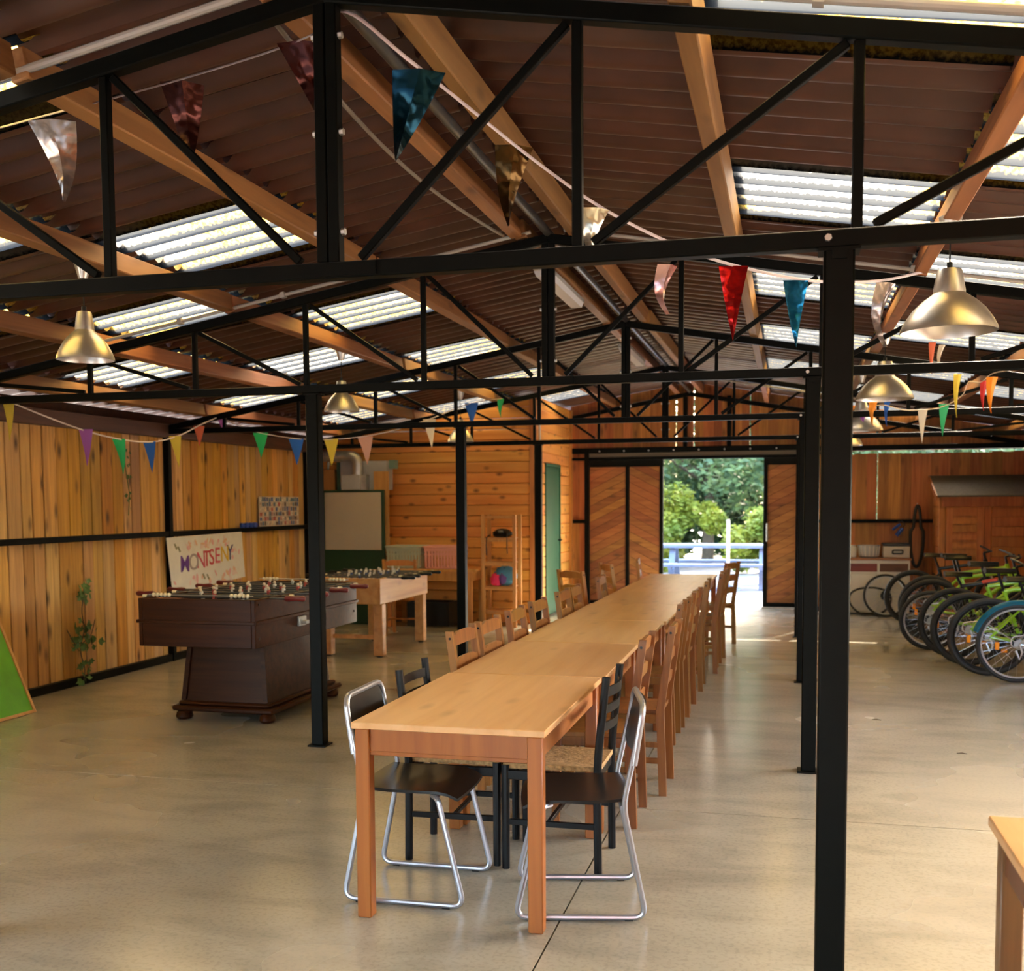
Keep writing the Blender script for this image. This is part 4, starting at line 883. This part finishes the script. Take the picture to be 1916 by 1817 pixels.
ob('felt_roof', G().add([(-.06, -.10, 1.585), (x1_, -.10, 1.585), (x1_, .72, 1.86), (-.06, .72, 1.86), (-.06, -.10, 1.605), (x1_, -.10, 1.605), (x1_, .72, 1.88), (-.06, .72, 1.88)], [(3,2,1,0), (4,5,6,7), (0,1,5,4), (1,2,6,5), (2,3,7,6), (3,0,4,7)]), m_asph, sd_)
ob('bargeboard', G().bar((-.05, -.10, 1.57), (-.05, .72, 1.845), .02, .07), m_shed, sd_)
# white cabinet
cb_ = thing('white_cabinet', 'old white kitchen cabinet with two open drawer slots, by the back wall', 'cabinet', (2.18, 15.28, 0))
ob('carcass', G().b2((0, .0, .03), (.02, .42, .74)).b2((.385, .0, .03), (.415, .42, .74)).b2((.78, 0, .03), (.80, .42, .74)).b2((.02, .40, .03), (.78, .42, .74)).b2((.02, 0, .03), (.78, .40, .05)), m_white, cb_)
ob('worktop', G().b2((-.01, -.02, .74), (.82, .43, .77), 0, .004), wood('red_worktop', (.42,.16,.06), (.32,.11,.04), 'x', .45), cb_)
for x in (.02, .415): 
    o = ob('cabinet_door', G().b2((x+.004, -.004, .055), (x+.361, .014, .555), 0, .004), m_white, cb_); ob('drawer_back', G().b2((x, .03, .57), (x+.365, .05, .70)), wood('drawer_red', (.22,.06,.025), (.15,.04,.02), 'x'), cb_)
    ob('slot_frame', G().b2((x, -.002, .56), (x+.365, .012, .585)).b2((x, -.002, .695), (x+.365, .012, .74)), m_white, cb_)
pb = thing('plastic_basket', 'grey ribbed plastic basket on the white cabinet', 'basket', (2.462, 15.45, .77)); mgp = plain('grey_basket', (.40,.40,.42), .5)
ob('body', G().lathe([(.10, 0), (.125, .02), (.14, .16), (.15, .17), (.135, .17), (.12, .02), (.001, .015)], 24), mgp, pb)
for k in range(16): a = k*math.pi/8; ob('rib', G().cyl((.128*math.cos(a), .128*math.sin(a), .02), (.146*math.cos(a), .146*math.sin(a), .165), .006, None, 5), m_white, pb)
tag(ob('jar', G().lathe([(.001, 0), (.06, 0), (.07, .02), (.07, .13), (.055, .16), (.058, .17), (.001, .172)], 16), m_white, None, (2.235, 15.42, .77)), 'pale jar left of the grey basket on the cabinet', 'jar')
cs = thing('carry_case', 'beige carry case with a black handle and lid on the white cabinet', 'case', (2.64, 15.34, .77))
ob('body', G().b2((0, 0, 0), (.34, .26, .16), 0, .01), plain('beige_case', (.50,.45,.38), .5), cs); ob('lid', G().b2((-.005, -.005, .16), (.345, .265, .20), 0, .01), m_black, cs)
ob('handle', G().tube(smooth_path([(.12, -.005, .06), (.12, -.02, .105), (.25, -.02, .105), (.25, -.005, .06), (.12, -.005, .06)], .02, 3), .010, 6), m_black, cs)
# wheels
def wheel_geo(t, R_, rt, rim=m_silver, spokes=24, hubr=.018, tyre=m_rubber, c=(0,0,0)):
    c = Vector(c)
    o = ob('tyre', G().ring(c, R_-rt, rt, 'y', 44, 8), tyre, t)
    ob('rim', G().ring(c, R_-2*rt-.006, .010, 'y', 44, 6), rim, t)
    g = G()
    for k in range(spokes):
        a = 2*math.pi*k/spokes; b_ = a+(.35 if k % 2 else -.35); g.cyl(c+Vector((hubr*math.cos(b_), (.03 if k % 4 < 2 else -.03), hubr*math.sin(b_))), c+Vector(((R_-2*rt-.006)*math.cos(a), 0, (R_-2*rt-.006)*math.sin(a))), .0013, None, 3, 0, False)
    ob('spoke_set', g, m_chrome, t)
    ob('hub', G().cyl(c+Vector((0, -.05, 0)), c+Vector((0, .05, 0)), hubr, None, 10).cyl(c+Vector((0, -.034, 0)), c+Vector((0, -.03, 0)), hubr*1.9, None, 12).cyl(c+Vector((0, .03, 0)), c+Vector((0, .034, 0)), hubr*1.9, None, 12), m_black, t)
lw = thing('loose_bicycle_wheel', 'loose bicycle wheel leaning against the white cabinet', 'wheel', (2.66, 15.02, 0), (math.radians(-14), 0, 0))
wheel_geo(lw, .29, .016, m_silver, 24, .035, m_rubber, (0, 0, .29))
g = G(); pts = []
for k in range(40): a = 2*math.pi*k/40; pts.append((2.47+.27*math.cos(a), 15.205+.012*math.sin(a)+.022*math.sin(2*a), .205+.19*math.sin(a)+.02*math.cos(2*a)))
tag(ob('spare_bicycle_tyre', g.tube(pts, .014, 8, True), m_rubber), 'bent loose bicycle tyre beside the loose wheel', 'tyre')
pts = []
for k in range(40):
    a = 2*math.pi*k/40; q = math.cos(a); pts.append((3.11+(.085 if q < .2 else .05)*math.sin(a), YE-.055-.01*q, 1.05+.42*q))
tag(ob('hanging_inner_tube', G().tube(pts, .022, 8, True), m_rubber), 'black inner tube hanging from a nail on the back wall', 'inner tube')
tag(ob('nail', G().cyl((3.11, YE+.005, 1.50), (3.11, YE-.08, 1.50), .006, None, 6), m_galv), 'nail holding the hanging inner tube', 'nail')
bp_ = thing('blue_pump', 'small blue bicycle pump hanging from the back wall rail', 'pump', (2.86, YE-.065, 1.06))
ob('barrel', G().cyl((-.02, 0, 0), (.06, 0, .10), .026, None, 10).cyl((-.07, 0, .08), (.03, 0, .16), .018, None, 10), m_blue, bp_); ob('hose', G().tube([(.06, 0, .10), (.09, 0, .16), (.05, 0, .20), (.0, 0, .19)], .007, 6), m_black, bp_)
# bicycles
def bike(x, Y, yaw, lean, R_, rt, fm, lab, fender=None, rim=m_black, saddle=.86, refl=True, red=False):
    t = thing('bicycle', lab, 'bicycle', (x, Y, 0), (lean, 0, yaw), 'bicycles parked in a row on the right')
    r = link('rear_wheel', None, t); f = link('front_wheel', None, t); wheel_geo(r, R_, rt, rim, 24, .02, m_rubber, (0, 0, R_)); wheel_geo(f, R_, rt, rim, 24, .016, m_rubber, (1.04, 0, R_))
    bb = Vector((.43, 0, R_-.05)); st_t = Vector((.29, 0, R_+.36)); ht = Vector((.83, 0, R_+.44)); hb_ = Vector((.87, 0, R_+.30))
    fg = G().cyl(bb, st_t, .019, None, 10).cyl(st_t, ht, .020, None, 10).cyl(bb, hb_, .024, None, 10).cyl(hb_, ht+Vector((-.015, 0, .04)), .024, None, 10)
    for s in (-1, 1):
        fg.cyl((0, s*.06, R_), bb+Vector((-.02, s*.03, 0)), .011, None, 8).cyl((0, s*.06, R_), st_t+Vector((.01, s*.018, -.06)), .010, None, 8)
    ob('frame', fg, fm, t)
    ob('fork', G().cyl(hb_, hb_+Vector((.01, 0, -.03)), .03, None, 8).tube([hb_+Vector((.01, .06, -.02)), (.96, .06, R_+.12), (1.04, .06, R_)], .013, 8).tube([hb_+Vector((.01, -.06, -.02)), (.96, -.06, R_+.12), (1.04, -.06, R_)], .013, 8), m_black if fm is m_lime else m_silver, t)
    ob('seat_post', G().cyl(st_t, st_t+Vector((-.05, 0, saddle-R_-.36-.03)), .013, None, 8), m_black, t)
    zs = saddle; xs_ = st_t.x-.05; v = []; fc = []
    for k in range(9):
        q = k/8; xx = xs_-.12+.27*q; w = .075*(1-q)**.8+.016; v += [(xx, -w, zs-.012), (xx, -w*.6, zs+.018*(1-.3*q)), (xx, w*.6, zs+.018*(1-.3*q)), (xx, w, zs-.012), (xx, 0, zs-.035)]
    for k in range(8):
        for q in range(5): q2 = (q+1) % 5; fc.append((k*5+q, k*5+5+q, k*5+5+q2, k*5+q2))
    ob('saddle', G().add(v, fc+[(0,1,2,3,4), (44,43,42,41,40)]), m_black, t)
    ob('handlebar', G().cyl(ht, ht+Vector((-.03, 0, .12)), .014, None, 8).cyl(ht+Vector((-.03, 0, .12)), ht+Vector((.04, 0, .14)), .014, None, 8).tube([ht+Vector((-.02, -.31, .17)), ht+Vector((.03, -.12, .15)), ht+Vector((.04, 0, .14)), ht+Vector((.03, .12, .15)), ht+Vector((-.02, .31, .17))], .012, 8), m_black, t)
    ob('crankset', G().ring(bb+Vector((0, -.045, 0)), .085, .006, 'y', 24, 6).cyl(bb+Vector((0, -.05, 0)), bb+Vector((0, .05, 0)), .022, None, 10).bar(bb+Vector((0, -.055, 0)), bb+Vector((.12, -.06, -.12)), .012, .02, (0,1,0)).bar(bb+Vector((0, .055, 0)), bb+Vector((-.12, .06, .12)), .012, .02, (0,1,0)), m_black, t)
    ob('pedal', G().box(bb+Vector((.12, -.11, -.12)), (.09, .09, .02), 0, 0, .004), m_black, t); ob('pedal', G().box(bb+Vector((-.12, .11, .12)), (.09, .09, .02), 0, 0, .004), m_black, t)
    ob('chain', G().tube([(0, -.045, R_+.035), bb+Vector((0, -.045, .085)), bb+Vector((.085, -.045, 0)), bb+Vector((0, -.045, -.085)), (0, -.045, R_-.035), (-.035, -.045, R_)], .004, 4, True), m_black, t)
    ob('cassette', G().cyl((0, -.055, R_), (0, -.03, R_), .045, .03, 16), m_grey, t)
    ob('derailleur', G().tube([(0, -.07, R_), (.02, -.075, R_-.06), (.0, -.075, R_-.12), (-.03, -.06, R_-.05)], .011, 6).tube(smooth_path([(.02, -.07, R_-.02), (-.07, -.07, R_-.02), (-.07, -.07, R_+.07), (.06, -.05, R_+.08)], .05, 4), .005, 6), m_silver, t)
    if refl: ob('spoke_reflector', G().box((-.165, -.012, R_-.02), (.035, .012, .065), 0, 0, .004), m_orange, t); ob('spoke_reflector', G().box((.13, -.012, R_-.12), (.05, .012, .03), 0, 0, .004), m_orange, t)
    if fender:
        pts = [(-(R_+.016)*math.sin(a), 0, R_+(R_+.016)*math.cos(a)) for a in [math.radians(q) for q in range(-40, 75, 6)]]
        ob('mudguard', G().tube(pts, .026, 8, False, 0, .45), fender, t)
        ob('mudguard_stay', G().cyl((0, -.05, R_), pts[-4], .004, None, 5), m_silver, t)
    if red: ob('rear_light', G().bar((.10, 0, R_+.44), (.23, 0, R_+.47), .025, .03, (0,0,1), 0, .006), m_redb, t)
bike(3.27, 9.80, .06, .05, .335, .018, m_silver, 'bicycle with teal mudguard and silver stays, nearest in the parked row', m_teal, m_silver, .84)
bike(3.10, 10.14, .03, .03, .345, .027, m_lime, 'lime bicycle with wide black rear tyre and orange reflector, second in the row', None, m_black, .86)
bike(3.03, 10.72, .02, .02, .345, .026, m_lime, 'lime bicycle, third from the camera in the parked row', None, m_black, .90, True, True)
bike(2.98, 11.26, .04, .0, .345, .024, m_lime, 'lime bicycle, fourth from the camera in the parked row', None, m_black, .93)
bike(2.82, 11.78, .02, .05, .31, .022, m_black, 'black bicycle with a pale rim, fifth in the parked row', None, m_silver, .80, False)
bike(2.92, 12.45, -.04, -.05, .345, .024, m_lime, 'lime bicycle, sixth from the camera in the parked row', None, m_black, .93)
bike(2.97, 13.15, .05, .04, .345, .024, m_lime, 'lime bicycle, seventh from the camera in the parked row', None, m_black, .92)
bike(2.90, 14.15, .0, .06, .345, .026, m_black, 'black bicycle farthest back in the parked row, near the shed', None, m_black, .88, False)

# ================================================================== BUNTING
def camray(px, py):
    return F+R*((px-958)/2015.49)+U*((1078.94-py)/2015.49)
def at_y(px, py, Y): d = camray(px, py); return CAM+d*(Y/d.y)
def pennant(par, P, w, h, mat, yaw=0.0, curl=0.0, tilt=0.0):
    g = G(); nn = 6; v = []; f = []
    for k in range(nn+1):
        q = k/nn; ww = w*(1-q)/2+.001
        for s in (-1, 0, 1): v.append((s*ww+tilt*h*q, curl*math.sin(q*3.0)*.12+abs(s)*curl*.05, -h*q))
    for k in range(nn):
        for s in range(2): f.append((k*3+s, k*3+s+1, k*3+4+s, k*3+3+s))
    return ob('pennant', g.add(v, f), mat, par, P, yaw)
def garland(label, pts, flags, ribbon, r=.004):
    P = [at_y(*p) for p in pts]; t = thing('bunting', label, 'bunting', P[0], None, 'strings of bunting')
    Q = [p-P[0] for p in P]; cr = []
    for i in range(len(Q)-1):
        p0, p1, p2, p3 = Q[max(i-1, 0)], Q[i], Q[i+1], Q[min(i+2, len(Q)-1)]
        for k in range(6):
            s = k/6; cr.append(.5*((2*p1)+(p2-p0)*s+(2*p0-5*p1+4*p2-p3)*s*s+(3*p1-p0-3*p2+p3)*s**3))
    cr.append(Q[-1]); ob('string', G().tube(cr, r, 6, False, 0, .4), ribbon, t)
    for (px, py, Y, w, h, mat, yaw, curl, tilt) in flags: pennant(t, at_y(px, py, Y)-P[0], w, h, mat, yaw, curl, tilt)
S_ = FO
garland('string of shiny foil pennants sweeping across under the roof in front',
    [(-60, 255, 3.45), (90, 215, 3.45), (280, 165, 3.5), (480, 105, 3.45), (590, 62, 3.34), (648, 22, 3.20), (760, 108, 3.32), (890, 212, 3.82), (1000, 300, 4.15), (1120, 385, 4.4), (1240, 448, 4.7), (1350, 490, 4.95), (1480, 520, 5.3), (1560, 528, 5.7), (1650, 525, 6.0), (1730, 508, 6.25)],
    [(92, 222, 3.44, .17, .285, S_['silver'], .3, .5, .12), (340, 150, 3.5, .15, .27, S_['rust'], .5, .6, .1), (560, 75, 3.38, .16, .27, S_['rust'], .2, .4, .25), (785, 128, 3.38, .17, .285, S_['teal'], .4, .5, -.28), (965, 270, 4.08, .15, .30, S_['gold'], .5, .5, -.08), (1118, 388, 4.38, .12, .20, S_['clear'], .6, .4, -.05), (1255, 494, 4.74, .10, .21, S_['pink'], .7, .5, .0), (1373, 497, 5.0, .13, .33, S_['red'], .2, .15, .0), (1490, 524, 5.3, .12, .31, S_['blue'], .3, .15, .02), (1665, 528, 6.0, .12, .33, S_['silver'], .6, .6, .0)], m_ribbon, .007)
fl_ = FL
garland('string of paper pennants hanging in front of the left plank wall',
    [(-60, 700, 6.5), (0, 742, 6.55), (50, 765, 6.7), (150, 803, 7.0), (225, 822, 7.3), (285, 827, 7.7), (335, 815, 8.2), (375, 795, 8.8), (405, 782, 9.42)],
    [(14, 742, 6.55, .10, .31, fl_['yellow'], .1, .1, 0), (160, 803, 7.02, .105, .27, fl_['purple'], .2, .1, 0), (221, 821, 7.3, .10, .27, fl_['green'], .2, .2, .1), (279, 826, 7.7, .10, .25, fl_['blue'], .3, .1, .06), (327, 816, 8.1, .10, .26, fl_['yellow'], .3, .1, .1), (372, 797, 8.75, .10, .18, fl_['coral'], .3, .1, .0)], m_ribbon2, .006)
garland('string of paper pennants behind the left post, running towards the cabin',
    [(412, 783, 9.5), (445, 795, 9.5), (487, 810, 9.5), (556, 821, 9.6), (620, 822, 9.7), (685, 816, 9.8), (745, 803, 10.0), (810, 782, 10.3), (880, 755, 10.8), (945, 745, 11.6)],
    [(414, 783, 9.5, .09, .10, fl_['purple'], .1, .1, 0), (487, 810, 9.5, .15, .24, fl_['green'], .1, .1, 0), (554, 821, 9.6, .15, .25, fl_['blue'], .1, .1, 0), (619, 821, 9.7, .15, .26, fl_['yellow'], 0, .1, 0), (683, 817, 9.8, .16, .27, fl_['pink'], 0, .1, .06), (803, 784, 10.25, .13, .29, fl_['white'], .2, .1, .08), (882, 754, 10.8, .14, .24, fl_['blue'], .2, .2, .0), (938, 746, 11.5, .08, .20, fl_['green'], .6, .3, .0)], m_ribbon2, .006)
garland('string of paper pennants hanging in the right aisle',
    [(1610, 768, 9.6), (1650, 758, 9.4), (1700, 768, 9.3), (1760, 762, 9.2), (1800, 740, 9.0), (1812, 715, 8.8), (1835, 715, 8.6), (1860, 698, 8.4), (1916, 690, 8.2)],
    [(1617, 768, 9.55, .09, .10, fl_['purple'], .3, .2, 0), (1634, 752, 9.4, .07, .20, fl_['orange'], .2, .2, 0), (1661, 752, 9.4, .05, .20, fl_['blue'], .3, .2, 0), (1727, 766, 9.25, .075, .27, fl_['white'], .2, .1, 0), (1767, 756, 9.2, .08, .26, fl_['green'], .2, .1, -.03), (1793, 700, 8.9, .06, .33, fl_['yellow'], .3, .2, 0), (1843, 712, 8.6, .06, .22, fl_['red'], .3, .2, 0), (1858, 705, 8.4, .08, .26, fl_['orange'], .2, .3, 0), (1745, 640, 7.4, .045, .20, fl_['coral'], .2, .1, 0), (1766, 645, 7.4, .045, .16, fl_['white'], .5, .3, 0)], m_ribbon2, .006)

# ================================================================== OUTSIDE
gr = struct(ob('yard_ground', G().b2((-60, -60, -.30), (60, 90, -.125)), m_ground)); struct(ob('yard_paving', G().b2((-30, YE+.26, -.12), (30, 60, -.02)), plain('grey_paving', (.22,.24,.28), .8, 0, .2, 6)))
pt = thing('picnic_table', 'weathered blue-grey picnic table outside the open door', 'table', (.15, 20.1, -.02))
for k in range(5): ob('top_plank', G().b2((-1.6, -.36+k*.148, .725), (1.6, -.36+k*.148+.138, .785), 0, .005), m_picnic, pt)
for s in (-1, 1):
    for q in range(2): ob('bench_plank', G().b2((-1.6, s*.72-.14+q*.145, .41), (1.6, s*.72-.14+q*.145+.135, .46), 0, .005), m_picnic, pt)
    ob('bench_bearer', G().b2((s*.8-.025, -.85, .36), (s*.8+.025, .85, .42)), m_picnic, pt)
    for q in (-1, 1): ob('leg', G().bar((s*.8, q*.70, 0), (s*.8, q*.22, .745), .05, .10, (1,0,0)), m_picnic, pt)
ps2 = thing('parasol_stand', 'white pole standing by the picnic table outside', 'pole', (.38, 19.2, -.02))
ob('pole', G().cyl((0,0,.05), (0,0,1.25), .028, None, 10), m_white, ps2); ob('foot', G().lathe([(.001,0), (.22,0), (.22,.05), (.05,.09), (.03,.12)], 18), m_picnic, ps2)
def tree(x, Y, h, crown, label, n, lm, ls, trunk=True, base=.25, name='broadleaf_tree'):
    t = thing(name, label, 'tree' if trunk else 'shrub', (x, Y, -.03), None, 'trees and shrubs outside the door'); rnd = random.Random(int(x*100+Y*7))
    if trunk:
        ob('trunk', G().tube([(0,0,0), (.05,.02,h*.25), (-.04,.05,h*.5), (.05,0,h*.8)], [.16, .12, .09, .04], 10), m_bark, t)
        for k in range(6): a = rnd.uniform(0, 6.28); z = h*rnd.uniform(.25, .6); ob('branch', G().tube([(0,0,z), (crown*.4*math.cos(a), crown*.4*math.sin(a), z+.5), (crown*.75*math.cos(a), crown*.75*math.sin(a), z+1.1)], [.06, .035, .012], 6), m_bark, t)
    cl_ = [(rnd.uniform(-1, 1)*crown*.75, rnd.uniform(-1, 1)*crown*.75, h*rnd.uniform(base, .93), rnd.uniform(.35, .6)*crown*.75) for _ in range(26 if trunk else 10)]
    v = []; f = []
    for k in range(n):
        c = rnd.choice(cl_); d = Vector((rnd.gauss(0, 1), rnd.gauss(0, 1), rnd.gauss(0, 1))).normalized()*c[3]*rnd.random()**.45
        p = Vector(c[:3])+d; p.z = max(p.z, .03); s_ = ls*rnd.uniform(.6, 1.3)
        a = Vector((rnd.gauss(0,1), rnd.gauss(0,1), rnd.gauss(0,.6))).normalized(); b_ = a.orthogonal().normalized(); o_ = len(v)
        v += [tuple(p-a*s_), tuple(p+b_*s_*.45), tuple(p+a*s_), tuple(p-b_*s_*.45)]; f.append((o_, o_+1, o_+2, o_+3))
    o = ob('foliage', G().add(v, f), lm, t, smooth=False); o['kind'] = 'stuff'
tree(-3.2, 26.5, 7.2, 2.6, 'leafy tree outside, to the left of the door opening', 11000, m_leaf1, .10)
tree(-.6, 28.0, 7.6, 2.8, 'tall dark leafy tree behind the picnic table', 14000, m_leaf1, .10)
tree(1.6, 26.0, 7.0, 2.5, 'leafy tree outside, to the right of the door opening', 11000, m_leaf1, .10)
tree(4.6, 27.0, 7.0, 2.6, 'leafy tree far right outside the back wall', 8000, m_leaf1, .11)
tree(-6.5, 27.0, 7.0, 2.8, 'leafy tree far left outside the back wall', 8000, m_leaf1, .11)
for k, (x_, h_) in enumerate(((-11, 12.5), (-5.5, 13), (-.5, 12), (4.0, 13), (8.5, 12), (13.5, 12.5), (19, 12), (25, 12))):  # far row added to shade the nearer trees and cover bright sky
    tree(x_, 33.5+.6*(k % 2), h_, 3.4, ['tall background tree beyond the yard, leftmost of the far row', 'tall background tree, second from the left of the far row', 'tall background tree straight behind the door opening', 'tall background tree, right of the door opening in the far row', 'tall background tree, fifth from the left of the far row', 'tall background tree, sixth from the left of the far row', 'tall background tree, seventh from the left of the far row', 'tall background tree, rightmost of the far row'][k], 9000 if abs(x_) < 6 else 6000, m_leaf1, .22 if abs(x_) < 6 else .30, True, .06)
tree(-.9, 24.6, 1.9, 1.1, 'bright yellow-green shrub behind the left of the picnic table', 5000, m_leaf2, .07, False, .12, 'bright_shrub')
tree(1.0, 23.6, 1.3, .9, 'bright yellow-green shrub behind the right of the picnic table', 4000, m_leaf2, .07, False, .15, 'bright_shrub')
for x_, lab in ((-4.4, 'dark hedge bush at the left end of the yard edge'), (-1.6, 'dark hedge bush behind the bright shrubs, left of centre'), (1.2, 'dark hedge bush behind the bright shrubs, right of centre'), (4.0, 'dark hedge bush at the right end of the yard edge')):
    tree(x_, 30.3, 3.0, 1.9, lab, 6000, m_leaf1, .13, False, .12, 'hedge_bush')
tree(-2.6, 23.6, 1.3, 1.0, 'bright low shrub at the left of the yard', 3000, m_leaf2, .07, False, .15, 'bright_shrub')
# twigs on the floor
for (px, py, lab) in ((1640, 1347, 'small dry twig on the floor, right of the large post'), (1800, 1410, 'tiny dark leaf scrap on the floor at right')):
    d = camray(px, py); P = CAM+d*((.004-CAM.z)/d.z)
    tag(ob('dry_twig', G().tube([(-.03, 0, 0), (0, .004, .003), (.03, -.003, 0)], [.002, .004, .002], 6), m_bark, None, P), lab, 'twig')
